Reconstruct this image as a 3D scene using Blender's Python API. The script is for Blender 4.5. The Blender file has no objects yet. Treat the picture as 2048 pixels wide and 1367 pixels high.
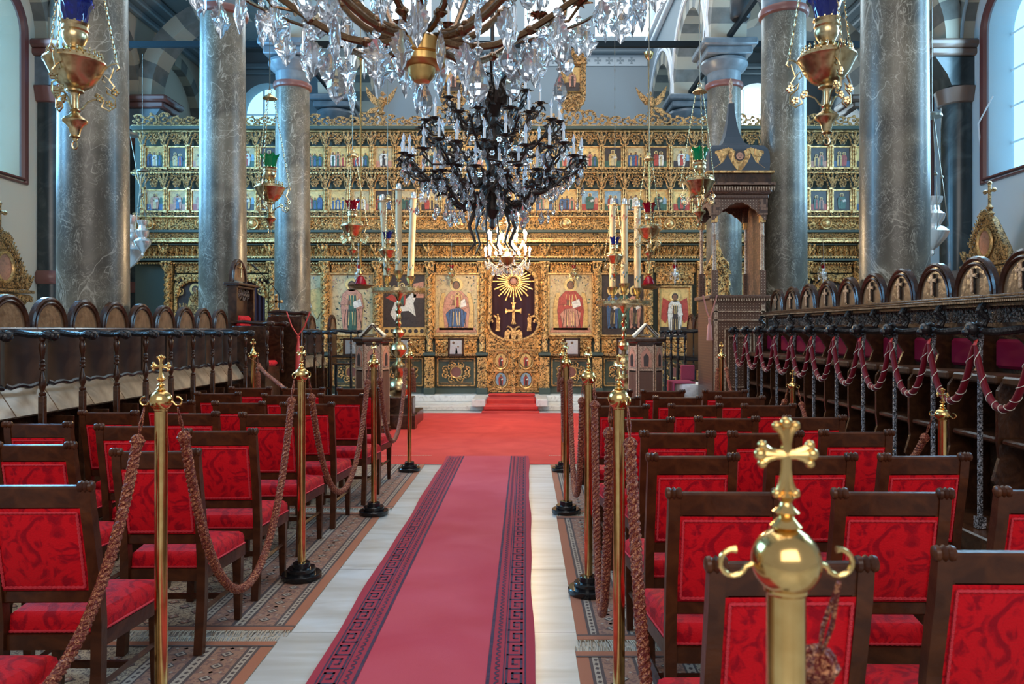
import bpy, bmesh, math, random
import numpy as np
from mathutils import Vector, Matrix
PI = math.pi
sc = bpy.context.scene
COL = sc.collection
random.seed(7)

# ---------------------------------------------------------------- camera, world, light, exposure
cam_d = bpy.data.cameras.new('camera'); cam = bpy.data.objects.new('camera', cam_d); COL.objects.link(cam)
cam.location = (0, 0, 1.6); cam.rotation_euler = (PI/2, 0, 0)
cam_d.sensor_width = 36; cam_d.lens = 1500/2048*36
cam_d.shift_x = -26/2048; cam_d.shift_y = -23.5/2048
cam_d.clip_start = 0.05; cam_d.clip_end = 200
cam_d.dof.use_dof = True; cam_d.dof.focus_distance = 6.0; cam_d.dof.aperture_fstop = 6.3
sc.camera = cam
sc.view_settings.view_transform = 'Standard'; sc.view_settings.look = 'None'
sc.view_settings.gamma = 1; sc.view_settings.use_curve_mapping = False
sc.view_settings.exposure = 0.3
w = bpy.data.worlds.new('world'); sc.world = w; w.use_nodes = True
w.node_tree.nodes['Background'].inputs[0].default_value = (0.80, 0.88, 1.0, 1)
w.node_tree.nodes['Background'].inputs[1].default_value = 0.34

def area(name, loc, rot, sx, sy, power, col):
    l = bpy.data.lights.new(name, 'AREA'); l.shape = 'RECTANGLE'; l.size = sx; l.size_y = sy
    l.energy = power; l.color = col
    o = bpy.data.objects.new(name, l); COL.objects.link(o); o.location = loc; o.rotation_euler = rot
    return o
def point(name, loc, power, col, r=0.1):
    l = bpy.data.lights.new(name, 'POINT'); l.energy = power; l.color = col; l.shadow_soft_size = r
    o = bpy.data.objects.new(name, l); COL.objects.link(o); o.location = loc
    return o
area('nave_daylight', (-0.3, 9.0, 12.5), (0, 0, 0), 6.5, 14, 520, (1.0, 0.98, 0.95))
area('west_daylight', (-0.3, -6.0, 6.5), (math.radians(78), 0, 0), 9, 6, 480, (1.0, 0.95, 0.88))
for wy, pw in ((6.2, 300), (9.45, 420), (12.75, 380), (15.9, 60)):
    area('left_window_daylight', (-8.75, wy, 5.7), (0, math.radians(-90), 0), 3.4, 1.3, pw, (0.20, 0.58, 1.0))
    area('right_window_daylight', (8.0, wy, 5.7), (0, math.radians(90), 0), 3.4, 1.3, pw*0.6, (0.36, 0.70, 1.0))
point('chandelier_glow', (-0.3, 12.9, 3.2), 480, (1.0, 0.68, 0.35), 0.3)
area('east_daylight_bounce', (-0.3, 18.0, 12.0), (math.radians(35), 0, 0), 6, 3, 160, (0.8, 0.92, 1.0))

# ---------------------------------------------------------------- materials
def mk(name):
    m = bpy.data.materials.new(name); m.use_nodes = True
    nt = m.node_tree; return m, nt, nt.nodes['Principled BSDF']
def mat(name, col, rough=0.5, metal=0.0, bump=None, var=None, **kw):
    """bump=(scale,strength)  var=(colour2, scale, lo, hi, distortion)"""
    m, nt, b = mk(name)
    b.inputs['Base Color'].default_value = (*col, 1); b.inputs['Roughness'].default_value = rough
    b.inputs['Metallic'].default_value = metal
    for k, v in kw.items():
        b.inputs[k.replace('_', ' ')].default_value = v
    tc = nt.nodes.new('ShaderNodeTexCoord')
    if var:
        n = nt.nodes.new('ShaderNodeTexNoise'); n.inputs['Scale'].default_value = var[1]
        n.inputs['Detail'].default_value = 6; n.inputs['Distortion'].default_value = var[4] if len(var) > 4 else 0
        nt.links.new(tc.outputs['Object'], n.inputs['Vector'])
        r = nt.nodes.new('ShaderNodeValToRGB'); r.color_ramp.elements[0].position = var[2]; r.color_ramp.elements[1].position = var[3]
        r.color_ramp.elements[0].color = (*col, 1); r.color_ramp.elements[1].color = (*var[0], 1)
        nt.links.new(n.outputs['Fac'], r.inputs['Fac']); nt.links.new(r.outputs['Color'], b.inputs['Base Color'])
    if bump:
        n = nt.nodes.new('ShaderNodeTexNoise'); n.inputs['Scale'].default_value = bump[0]; n.inputs['Detail'].default_value = 5
        nt.links.new(tc.outputs['Object'], n.inputs['Vector'])
        bp = nt.nodes.new('ShaderNodeBump'); bp.inputs['Strength'].default_value = bump[1]; bp.inputs['Distance'].default_value = 0.02
        nt.links.new(n.outputs['Fac'], bp.inputs['Height']); nt.links.new(bp.outputs['Normal'], b.inputs['Normal'])
    return m
M = {}
M['wood'] = mat('dark_walnut', (0.032, 0.012, 0.006), 0.24, bump=(30, 0.12), var=((0.075, 0.028, 0.012), 7, 0.4, 0.7, 2.0))
M['chairwood'] = mat('chair_walnut', (0.045, 0.013, 0.005), 0.32, bump=(40, 0.08), var=((0.095, 0.028, 0.009), 6, 0.4, 0.7, 2.0), Specular_IOR_Level=0.3)
M['panelwood'] = mat('stall_back_wood', (0.045, 0.018, 0.009), 0.3, var=((0.13, 0.06, 0.03), 3, 0.4, 0.75, 1.0))
M['ledgewood'] = mat('polished_ledge_wood', (0.14, 0.10, 0.09), 0.14)  # base colour lightened to carry the window's reflection on the polish
M['woodlight'] = mat('worn_panel_wood', (0.12, 0.065, 0.035), 0.22, bump=(25, 0.15), var=((0.27, 0.16, 0.09), 4, 0.35, 0.7, 1.5))
M['seatwood'] = mat('polished_seat_wood', (0.20, 0.13, 0.08), 0.2, var=((0.42, 0.31, 0.20), 3, 0.35, 0.7, 1.5))
M['blackwood'] = mat('black_wood', (0.012, 0.010, 0.011), 0.25, bump=(60, 0.3))
M['velvet'] = mat('red_velvet_damask', (0.58, 0.004, 0.012), 0.6, var=((0.30, 0.001, 0.010), 10, 0.47, 0.60, 2.6), bump=(160, 0.25), Sheen_Weight=0.05, Specular_IOR_Level=0.12)
M['braidtrim'] = mat('red_braid', (0.72, 0.03, 0.05), 0.6, bump=(300, 0.6))
M['brass'] = mat('polished_brass', (0.80, 0.52, 0.20), 0.17, 1.0, var=((0.62, 0.36, 0.12), 18, 0.4, 0.7))
M['oldbrass'] = mat('lamp_brass', (0.66, 0.50, 0.27), 0.27, 1.0, var=((0.40, 0.27, 0.13), 25, 0.45, 0.7))
M['silver'] = mat('silver', (0.72, 0.70, 0.68), 0.24, 0.75)
M['bronze'] = mat('dark_bronze', (0.055, 0.04, 0.032), 0.35, 0.6, bump=(50, 0.3))
M['gbronze'] = mat('gilt_bronze', (0.20, 0.11, 0.055), 0.24, 0.9, bump=(60, 0.2))
M['steel'] = mat('iron_bar', (0.012, 0.018, 0.022), 0.7, Specular_IOR_Level=0.1)
M['blackbase'] = mat('black_lacquer', (0.008, 0.008, 0.009), 0.15)
M['speaker'] = mat('black_plastic', (0.02, 0.022, 0.025), 0.5)
M['candle'] = mat('painted_wax', (0.58, 0.43, 0.24), 0.45, var=((0.48, 0.32, 0.16), 5, 0.4, 0.7))
M['wax'] = mat('white_candle_sleeve', (0.80, 0.80, 0.80), 0.4)
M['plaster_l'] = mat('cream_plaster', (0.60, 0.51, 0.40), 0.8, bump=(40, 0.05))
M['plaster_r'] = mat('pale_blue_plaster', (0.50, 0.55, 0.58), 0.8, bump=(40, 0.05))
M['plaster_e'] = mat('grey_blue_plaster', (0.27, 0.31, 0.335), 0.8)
M['cream'] = mat('cream_stone', (0.40, 0.35, 0.27), 0.7, bump=(20, 0.1))
M['grey'] = mat('grey_stone', (0.13, 0.125, 0.11), 0.7, bump=(20, 0.1), var=((0.20, 0.19, 0.17), 4, 0.4, 0.7))
M['trimgrey'] = mat('grey_moulding', (0.22, 0.27, 0.30), 0.5)
M['white'] = mat('white_moulding', (0.80, 0.83, 0.86), 0.5)
M['maroon'] = mat('maroon_frame', (0.13, 0.035, 0.03), 0.35)
M['brownstone'] = mat('brown_stone', (0.16, 0.10, 0.075), 0.35)
M['porphyry'] = mat('red_stone', (0.20, 0.075, 0.06), 0.3)
M['capital'] = mat('capital_stone', (0.13, 0.15, 0.17), 0.35, var=((0.2, 0.23, 0.25), 5, 0.4, 0.7))
M['pilaster'] = mat('dark_green_marble', (0.028, 0.036, 0.038), 0.25, var=((0.075, 0.09, 0.09), 2.2, 0.45, 0.8, 1.5))
M['dkgreen'] = mat('dark_green_board', (0.05, 0.07, 0.055), 0.5)
M['purple'] = mat('purple_curtain', (0.035, 0.006, 0.014), 0.8, bump=(120, 0.3))
M['redcarpet'] = mat('red_carpet', (0.50, 0.028, 0.022), 0.9, var=((0.60, 0.05, 0.035), 2.2, 0.35, 0.7, 1.0), bump=(300, 0.3))
M['runner'] = mat('crimson_runner', (0.46, 0.035, 0.065), 0.9, var=((0.54, 0.075, 0.11), 1.2, 0.35, 0.75, 0.8), bump=(400, 0.25))
M['runneredge'] = mat('crimson_runner_border', (0.34, 0.02, 0.045), 0.9, bump=(400, 0.25))
M['navy'] = mat('navy_weave', (0.035, 0.018, 0.05), 0.9, var=((0.07, 0.03, 0.07), 30, 0.4, 0.7), bump=(400, 0.25))
M['orange'] = mat('rug_orange_edge', (0.36, 0.13, 0.07), 0.9, bump=(300, 0.3))
M['rugcream'] = mat('rug_cream', (0.40, 0.32, 0.25), 0.9, bump=(300, 0.3))
M['rugdark'] = mat('rug_dark', (0.09, 0.06, 0.055), 0.9, bump=(300, 0.3))
M['rugrose'] = mat('rug_rose', (0.33, 0.17, 0.11), 0.9, var=((0.20, 0.10, 0.08), 40, 0.5, 0.56, 1.0), bump=(300, 0.3))
M['ruglight'] = mat('rug_patterned_beige', (0.42, 0.31, 0.20), 0.9, var=((0.14, 0.09, 0.07), 55, 0.5, 0.55, 1.5), bump=(300, 0.3))
M['fringe'] = mat('rug_fringe', (0.48, 0.38, 0.28), 0.9)
M['redsilk'] = mat('red_cord', (0.60, 0.06, 0.05), 0.5)
M['paper'] = mat('paper', (0.70, 0.64, 0.52), 0.8)
M['parchment_label'] = mat('printed_portrait', (0.30, 0.18, 0.12), 0.6)
M['tablecloth'] = mat('crimson_cloth', (0.30, 0.03, 0.07), 0.7, bump=(90, 0.3))
M['whitemarble'] = mat('white_marble', (0.72, 0.70, 0.66), 0.3, var=((0.5, 0.46, 0.42), 6, 0.5, 0.75, 2.0))
M['bulbglass'] = mat('clear_bulb_glass', (0.80, 0.88, 1.0), 0.06, Transmission_Weight=0.5)
M['shutter'] = mat('white_window_leaf', (0.72, 0.80, 0.84), 0.5)

def emis(name, col, s):
    m, nt, b = mk(name)
    b.inputs['Base Color'].default_value = (*col, 1); b.inputs['Emission Color'].default_value = (*col, 1)
    b.inputs['Emission Strength'].default_value = s; return m
M['sky'] = emis('daylit_window_pane', (0.30, 0.66, 0.90), 1.6)
M['skyhot'] = emis('bright_daylit_pane', (0.75, 0.92, 1.0), 6.5)
M['bulb'] = emis('lit_bulb', (1.0, 0.80, 0.50), 40)
M['flame'] = emis('lamp_flame', (1.0, 0.55, 0.2), 8)

def glassm(name, col, rough=0.03, tr=1.0):
    m, nt, b = mk(name); b.inputs['Base Color'].default_value = (*col, 1); b.inputs['Roughness'].default_value = rough
    b.inputs['Transmission Weight'].default_value = tr; b.inputs['IOR'].default_value = 1.5; return m
M['crystal'] = glassm('cut_crystal', (0.90, 0.95, 1.0), 0.02, 0.92)
M['greenglass'] = glassm('green_glass', (0.0, 0.30, 0.09), 0.05, 0.5)
M['blueglass'] = glassm('blue_glass', (0.02, 0.03, 0.22), 0.05, 0.5)
M['redglass'] = glassm('red_glass', (0.30, 0.0, 0.012), 0.05, 0.4)

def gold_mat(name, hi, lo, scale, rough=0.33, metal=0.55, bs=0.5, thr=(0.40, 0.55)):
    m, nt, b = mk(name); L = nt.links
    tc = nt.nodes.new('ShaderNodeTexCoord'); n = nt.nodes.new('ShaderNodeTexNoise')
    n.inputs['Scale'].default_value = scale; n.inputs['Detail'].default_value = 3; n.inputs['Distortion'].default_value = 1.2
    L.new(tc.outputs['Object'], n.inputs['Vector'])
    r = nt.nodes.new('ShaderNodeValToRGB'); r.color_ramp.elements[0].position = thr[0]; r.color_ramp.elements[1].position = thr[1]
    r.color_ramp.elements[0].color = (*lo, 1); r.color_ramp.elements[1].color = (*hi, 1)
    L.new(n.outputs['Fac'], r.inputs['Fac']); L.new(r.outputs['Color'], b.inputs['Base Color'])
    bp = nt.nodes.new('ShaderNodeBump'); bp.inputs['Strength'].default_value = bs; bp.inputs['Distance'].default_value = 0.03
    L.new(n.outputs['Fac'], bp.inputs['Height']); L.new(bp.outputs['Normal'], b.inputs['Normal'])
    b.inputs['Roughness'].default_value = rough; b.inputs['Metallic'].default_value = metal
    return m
M['gold'] = gold_mat('bright_gilding', (0.76, 0.46, 0.18), (0.36, 0.19, 0.07), 14, 0.30, 0.6, 0.3)
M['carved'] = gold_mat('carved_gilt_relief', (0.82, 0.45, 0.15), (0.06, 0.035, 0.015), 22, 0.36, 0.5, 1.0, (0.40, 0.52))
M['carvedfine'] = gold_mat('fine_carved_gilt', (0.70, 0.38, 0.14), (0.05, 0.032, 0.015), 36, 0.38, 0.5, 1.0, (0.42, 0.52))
M['darkcarve'] = gold_mat('dark_carved_wood', (0.30, 0.24, 0.20), (0.02, 0.013, 0.012), 60, 0.22, 0.3, 1.0, (0.42, 0.55))
M['carvedpost'] = gold_mat('black_post_painted_glints', (0.40, 0.38, 0.40), (0.008, 0.006, 0.008), 70, 0.2, 0.2, 1.0, (0.42, 0.6))  # pale flecks are silver glints painted into the black post colour
M['ropestrand'] = gold_mat('burgundy_rope_strand', (0.62, 0.26, 0.12), (0.15, 0.014, 0.010), 150, 0.32, 0.4, 0.5, (0.50, 0.60))

def inlay_mat():
    m, nt, b = mk('mother_of_pearl_inlay'); L = nt.links
    tc = nt.nodes.new('ShaderNodeTexCoord'); ck = nt.nodes.new('ShaderNodeTexVoronoi'); ck.inputs['Scale'].default_value = 26; ck.distance = 'CHEBYCHEV'
    ck.inputs['Randomness'].default_value = 0.12
    L.new(tc.outputs['Object'], ck.inputs['Vector'])
    r = nt.nodes.new('ShaderNodeValToRGB'); r.color_ramp.interpolation = 'CONSTANT'
    e = r.color_ramp.elements; e[0].color = (0.42, 0.28, 0.19, 1); e[0].position = 0; e[1].position = 0.17; e[1].color = (0.075, 0.03, 0.018, 1)
    x = e.new(0.38); x.color = (0.20, 0.10, 0.06, 1); x = e.new(0.46); x.color = (0.06, 0.025, 0.015, 1)
    L.new(ck.outputs['Distance'], r.inputs['Fac']); L.new(r.outputs['Color'], b.inputs['Base Color'])
    b.inputs['Roughness'].default_value = 0.35; return m
M['inlay'] = inlay_mat()
M['inlaytrim'] = mat('bone_inlay_trim', (0.55, 0.38, 0.25), 0.4, var=((0.28, 0.16, 0.10), 60, 0.45, 0.55))

def column_mat():
    m, nt, b = mk('veined_grey_marble'); L = nt.links
    tc = nt.nodes.new('ShaderNodeTexCoord'); mp = nt.nodes.new('ShaderNodeMapping'); L.new(tc.outputs['Object'], mp.inputs['Vector'])
    mp.inputs['Rotation'].default_value = (0.4, 0.3, 0)
    n0 = nt.nodes.new('ShaderNodeTexNoise'); n0.inputs['Scale'].default_value = 1.4; n0.inputs['Detail'].default_value = 8; n0.inputs['Distortion'].default_value = 1.2
    L.new(mp.outputs[0], n0.inputs['Vector'])
    r0 = nt.nodes.new('ShaderNodeValToRGB'); r0.color_ramp.elements[0].position = 0.35; r0.color_ramp.elements[1].position = 0.7
    r0.color_ramp.elements[0].color = (0.062, 0.050, 0.034, 1); r0.color_ramp.elements[1].color = (0.175, 0.145, 0.10, 1)
    L.new(n0.outputs['Fac'], r0.inputs['Fac'])
    prev = r0.outputs['Color']
    for k, (sc_, dist, wd, st, stretch) in enumerate([(1.5, 2.2, 0.009, 0.75, 0.6), (3.4, 1.8, 0.012, 0.6, 0.7), (7.0, 2.0, 0.018, 0.45, 0.6), (13.0, 2.0, 0.026, 0.38, 0.6), (24.0, 1.6, 0.035, 0.25, 0.6)]):
        mp2 = nt.nodes.new('ShaderNodeMapping'); L.new(tc.outputs['Object'], mp2.inputs['Vector']); mp2.inputs['Scale'].default_value = (1, 1, stretch); mp2.inputs['Location'].default_value = (3.1*k, 1.7*k, 0.6*k)
        mp2.inputs['Rotation'].default_value = (0.5*k, 0.35, 0.2)
        nn = nt.nodes.new('ShaderNodeTexNoise'); nn.inputs['Scale'].default_value = sc_; nn.inputs['Detail'].default_value = 2.5; nn.inputs['Roughness'].default_value = 0.62; nn.inputs['Distortion'].default_value = dist
        L.new(mp2.outputs[0], nn.inputs['Vector'])
        m1 = nt.nodes.new('ShaderNodeMath'); m1.operation = 'SUBTRACT'; m1.inputs[1].default_value = 0.5; L.new(nn.outputs['Fac'], m1.inputs[0])
        m2 = nt.nodes.new('ShaderNodeMath'); m2.operation = 'ABSOLUTE'; L.new(m1.outputs[0], m2.inputs[0])
        rr = nt.nodes.new('ShaderNodeMapRange'); rr.inputs[1].default_value = 0; rr.inputs[2].default_value = wd; rr.inputs[3].default_value = st; rr.inputs[4].default_value = 0
        L.new(m2.outputs[0], rr.inputs[0])
        n2 = nt.nodes.new('ShaderNodeTexNoise'); n2.inputs['Scale'].default_value = 2.2+k*1.5; n2.inputs['Detail'].default_value = 3; L.new(mp2.outputs[0], n2.inputs['Vector'])
        mm = nt.nodes.new('ShaderNodeMath'); mm.operation = 'MULTIPLY'
        r3 = nt.nodes.new('ShaderNodeMapRange'); r3.inputs[1].default_value = 0.45; r3.inputs[2].default_value = 0.62; L.new(n2.outputs['Fac'], r3.inputs[0])
        L.new(rr.outputs[0], mm.inputs[0]); L.new(r3.outputs[0], mm.inputs[1])
        mc = nt.nodes.new('ShaderNodeMix'); mc.data_type = 'RGBA'; mc.inputs[7].default_value = (0.58, 0.53, 0.43, 1)
        L.new(mm.outputs[0], mc.inputs[0]); L.new(prev, mc.inputs[6]); prev = mc.outputs[2]
    L.new(prev, b.inputs['Base Color'])
    b.inputs['Roughness'].default_value = 0.38; b.inputs['Coat Weight'].default_value = 0.12; b.inputs['Coat Roughness'].default_value = 0.2
    return m
M['column'] = column_mat()

def floor_mat():
    m, nt, b = mk('white_marble_slabs'); L = nt.links
    tc = nt.nodes.new('ShaderNodeTexCoord'); mp = nt.nodes.new('ShaderNodeMapping'); L.new(tc.outputs['Object'], mp.inputs['Vector'])
    mp.inputs['Rotation'].default_value = (0, 0, PI/2); mp.inputs['Location'].default_value = (0.3, 0.19, 0)
    bk = nt.nodes.new('ShaderNodeTexBrick'); L.new(mp.outputs[0], bk.inputs['Vector'])
    bk.inputs['Scale'].default_value = 1; bk.inputs['Brick Width'].default_value = 1.05; bk.inputs['Row Height'].default_value = 0.62
    bk.inputs['Mortar Size'].default_value = 0.003; bk.inputs['Color1'].default_value = (0.62, 0.64, 0.65, 1); bk.inputs['Color2'].default_value = (0.50, 0.51, 0.50, 1)
    bk.inputs['Mortar'].default_value = (0.10, 0.08, 0.07, 1)
    n = nt.nodes.new('ShaderNodeTexNoise'); n.inputs['Scale'].default_value = 2; n.inputs['Detail'].default_value = 8; n.inputs['Distortion'].default_value = 1.5
    mp2 = nt.nodes.new('ShaderNodeMapping'); mp2.inputs['Scale'].default_value = (0.6, 2.5, 1); L.new(tc.outputs['Object'], mp2.inputs['Vector']); L.new(mp2.outputs[0], n.inputs['Vector'])
    r = nt.nodes.new('ShaderNodeValToRGB'); r.color_ramp.elements[0].position = 0.3; r.color_ramp.elements[1].position = 0.7
    r.color_ramp.elements[0].color = (0.72, 0.68, 0.62, 1); r.color_ramp.elements[1].color = (1, 1, 1, 1); L.new(n.outputs['Fac'], r.inputs['Fac'])
    mc = nt.nodes.new('ShaderNodeMix'); mc.data_type = 'RGBA'; mc.blend_type = 'MULTIPLY'; mc.inputs[0].default_value = 1
    L.new(bk.outputs['Color'], mc.inputs[6]); L.new(r.outputs['Color'], mc.inputs[7]); L.new(mc.outputs[2], b.inputs['Base Color'])
    b.inputs['Roughness'].default_value = 0.32; return m
M['floor'] = floor_mat()

def ceil_mat():
    m, nt, b = mk('painted_star_ceiling'); L = nt.links
    tc = nt.nodes.new('ShaderNodeTexCoord'); v = nt.nodes.new('ShaderNodeTexVoronoi'); v.distance = 'MANHATTAN'; v.inputs['Scale'].default_value = 1.1; v.inputs['Randomness'].default_value = 0
    L.new(tc.outputs['Object'], v.inputs['Vector'])
    r = nt.nodes.new('ShaderNodeValToRGB'); r.color_ramp.interpolation = 'CONSTANT'; e = r.color_ramp.elements
    e[0].color = (0.12, 0.15, 0.17, 1); e[1].position = 0.22; e[1].color = (0.26, 0.30, 0.31, 1); x = e.new(0.42); x.color = (0.15, 0.18, 0.2, 1); x = e.new(0.46); x.color = (0.28, 0.32, 0.33, 1)
    L.new(v.outputs['Distance'], r.inputs['Fac']); L.new(r.outputs['Color'], b.inputs['Base Color']); b.inputs['Roughness'].default_value = 0.8
    return m
M['ceiling'] = ceil_mat()

PAL = {'cream': (0.55, 0.42, 0.22), 'ochre': (0.66, 0.42, 0.14), 'red': (0.42, 0.06, 0.04), 'blue': (0.06, 0.12, 0.24), 'green': (0.05, 0.12, 0.08),
       'dark': (0.05, 0.035, 0.03), 'skin': (0.22, 0.10, 0.05), 'white': (0.72, 0.66, 0.56), 'goldleaf': (0.80, 0.55, 0.20), 'rose': (0.55, 0.25, 0.16), 'sky': (0.24, 0.38, 0.48)}
PN = list(PAL)
for k, c in PAL.items():
    M['p_'+k] = mat('icon_paint_'+k, c, 0.4, var=(tuple(x*0.6 for x in c), 16, 0.45, 0.7, 1.0))
ICONMATS = ['p_'+k for k in PN]
PI_ = {k: i for i, k in enumerate(PN)}

# ---------------------------------------------------------------- mesh builder
class MB:
    def __init__(s): s.V = []; s.F = []; s.mi = []; s.sm = []; s.n = 0; s.X = None
    def add(s, V, F, m=0, smooth=False):
        V = np.asarray(V, float).reshape(-1, 3)
        if s.X is not None: V = V @ s.X[:3, :3].T + s.X[:3, 3]
        s.V.append(V); n = s.n
        for f in F: s.F.append([i+n for i in f])
        if isinstance(m, (list, np.ndarray)): s.mi += list(m)
        else: s.mi += [m]*len(F)
        s.sm += [smooth]*len(F); s.n += len(V); return s
    def box(s, c, d, m=0, ch=0.0, rz=0, ry=0, rx=0):
        hx, hy, hz = d[0]/2, d[1]/2, d[2]/2
        if ch <= 0:
            V = [(x*hx, y*hy, z*hz) for x in (-1, 1) for y in (-1, 1) for z in (-1, 1)]
            F = [(0, 1, 3, 2), (4, 6, 7, 5), (0, 4, 5, 1), (2, 3, 7, 6), (0, 2, 6, 4), (1, 5, 7, 3)]
        else:
            ch = min(ch, hx*.9, hy*.9, hz*.9); V = []; idx = {}
            for x in (-1, 1):
                for y in (-1, 1):
                    for z in (-1, 1):
                        idx[x, y, z] = len(V)
                        V += [(x*hx, y*(hy-ch), z*(hz-ch)), (x*(hx-ch), y*hy, z*(hz-ch)), (x*(hx-ch), y*(hy-ch), z*hz)]
            F = []
            for x in (-1, 1): F.append([idx[x, a, b] for a, b in ((-1, -1), (1, -1), (1, 1), (-1, 1))])
            for y in (-1, 1): F.append([idx[a, y, b]+1 for a, b in ((-1, -1), (1, -1), (1, 1), (-1, 1))])
            for z in (-1, 1): F.append([idx[a, b, z]+2 for a, b in ((-1, -1), (1, -1), (1, 1), (-1, 1))])
            for a in (-1, 1):
                for b in (-1, 1):
                    F.append([idx[a, b, -1], idx[a, b, 1], idx[a, b, 1]+1, idx[a, b, -1]+1])
                    F.append([idx[a, -1, b], idx[a, 1, b], idx[a, 1, b]+2, idx[a, -1, b]+2])
                    F.append([idx[-1, a, b]+1, idx[1, a, b]+1, idx[1, a, b]+2, idx[-1, a, b]+2])
            for k in idx.values(): F.append([k, k+1, k+2])
        V = np.array(V)
        if rx or ry or rz:
            R = np.array((Matrix.Rotation(rz, 3, 'Z') @ Matrix.Rotation(ry, 3, 'Y') @ Matrix.Rotation(rx, 3, 'X')))
            V = V @ R.T
        return s.add(V+np.array(c), F, m)
    def lathe(s, prof, n=16, c=(0, 0, 0), m=0, axis='z', smooth=True, a0=0, a1=2*PI, cap=True, phase=0, sq=1.0):
        prof = [(max(r, 0.0), z) for r, z in prof]; V = []; F = []; full = abs(a1-a0-2*PI) < 1e-6
        cols = n if full else n+1
        for r, z in prof:
            for k in range(cols):
                a = a0+(a1-a0)*k/n+phase; V.append((r*math.cos(a), r*math.sin(a)*sq, z))
        for i in range(len(prof)-1):
            for k in range(n if full else n):
                k2 = (k+1) % cols if full else k+1
                F.append((i*cols+k, i*cols+k2, (i+1)*cols+k2, (i+1)*cols+k))
        if cap and full:
            if prof[0][0] > 1e-6: F.append(list(range(cols))[::-1])
            if prof[-1][0] > 1e-6: F.append([(len(prof)-1)*cols+k for k in range(cols)])
        V = np.array(V)
        if axis == 'x': V = V[:, [2, 0, 1]]
        if axis == 'y': V = V[:, [1, 2, 0]]
        return s.add(V+np.array(c), F, m, smooth)
    def ball(s, c, r, m=0, n=10, k=6, sx=1, sy=1, sz=1):
        V = [(0, 0, -1)]; F = []
        for i in range(1, k):
            a = -PI/2+PI*i/k
            for j in range(n): V.append((math.cos(a)*math.cos(2*PI*j/n), math.cos(a)*math.sin(2*PI*j/n), math.sin(a)))
        V.append((0, 0, 1)); L = len(V)-1
        for j in range(n): F.append((0, 1+(j+1) % n, 1+j)); F.append((L, L-n+j, L-n+(j+1) % n))
        for i in range(k-2):
            for j in range(n): F.append((1+i*n+j, 1+i*n+(j+1) % n, 1+(i+1)*n+(j+1) % n, 1+(i+1)*n+j))
        return s.add(np.array(V)*np.array((r*sx, r*sy, r*sz))+np.array(c), F, m, True)
    def tube(s, P, r, n=6, m=0, closed=False, flat=1.0, cap=True):
        P = [Vector(p) for p in P]; N = len(P)
        R = r if isinstance(r, (list, tuple)) else [r]*N
        V = []; F = []; up = None
        for i, p in enumerate(P):
            if closed: t = P[(i+1) % N]-P[i-1]
            else: t = P[min(i+1, N-1)]-P[max(i-1, 0)]
            if t.length < 1e-9: t = Vector((0, 0, 1))
            t.normalize()
            if up is None:
                up = Vector((0, 0, 1)) if abs(t.z) < 0.9 else Vector((1, 0, 0))
            u = (up-t*up.dot(t))
            if u.length < 1e-6: u = t.orthogonal()
            u.normalize(); v = t.cross(u); up = u
            for k in range(n):
                a = 2*PI*k/n; V.append(p+u*(math.cos(a)*R[i])+v*(math.sin(a)*R[i]*flat))
        for i in range(N if closed else N-1):
            j = (i+1) % N
            for k in range(n): F.append((i*n+k, i*n+(k+1) % n, j*n+(k+1) % n, j*n+k))
        if cap and not closed: F.append(list(range(n))[::-1]); F.append([(N-1)*n+k for k in range(n)])
        return s.add([tuple(v) for v in V], F, m, True)
    def prism(s, poly, y0, y1, m=0, plane='xz', m_side=None):
        """2-D polygon (a,b) extruded between y0 and y1 along the third axis"""
        n = len(poly); f = {'xz': lambda a, b, t: (a, t, b), 'yz': lambda a, b, t: (t, a, b), 'xy': lambda a, b, t: (a, b, t)}[plane]
        V = [f(a, b, y0) for a, b in poly]+[f(a, b, y1) for a, b in poly]
        F = [list(range(n))[::-1], [n+i for i in range(n)]]+[(i, (i+1) % n, n+(i+1) % n, n+i) for i in range(n)]
        if m_side is None: return s.add(V, F, m)
        return s.add(V, F, [m, m]+[m_side]*n)
    def quad(s, a, b, c, d, m=0): return s.add([a, b, c, d], [(0, 1, 2, 3)], m)
    def build(s, name, mats, parent=None, loc=None):
        me = bpy.data.meshes.new(name)
        if isinstance(mats, str): mats = [mats]
        V = np.concatenate(s.V) if s.V else np.zeros((0, 3))
        me.from_pydata(V.tolist(), [], s.F); 
        for k in mats: me.materials.append(M[k])
        me.polygons.foreach_set('material_index', s.mi); me.polygons.foreach_set('use_smooth', s.sm)
        if len(s.F) < 60000:
            bm = bmesh.new(); bm.from_mesh(me); bmesh.ops.recalc_face_normals(bm, faces=bm.faces); bm.to_mesh(me); bm.free()
        me.update()
        if any(s.sm): me.set_sharp_from_angle(angle=math.radians(38))
        o = bpy.data.objects.new(name, me); COL.objects.link(o)
        if parent: o.parent = parent
        if loc: o.location = loc
        return o
def T(loc=(0, 0, 0), rz=0, s=(1, 1, 1), rx=0, ry=0):
    if not isinstance(s, tuple): s = (s, s, s)
    return np.array(Matrix.Translation(loc) @ Matrix.Rotation(rz, 4, 'Z') @ Matrix.Rotation(ry, 4, 'Y') @ Matrix.Rotation(rx, 4, 'X') @ Matrix.Diagonal((*s, 1)))
def tag(o, label=None, cat=None, group=None, kind=None):
    if label: o['label'] = label
    if cat: o['category'] = cat
    if group: o['group'] = group
    if kind: o['kind'] = kind
    return o
def empty(name, loc, label=None, cat=None, group=None, rz=0):
    o = bpy.data.objects.new(name, None); COL.objects.link(o); o.location = loc; o.rotation_euler = (0, 0, rz); o.empty_display_size = 0.1
    return tag(o, label, cat, group)
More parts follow.
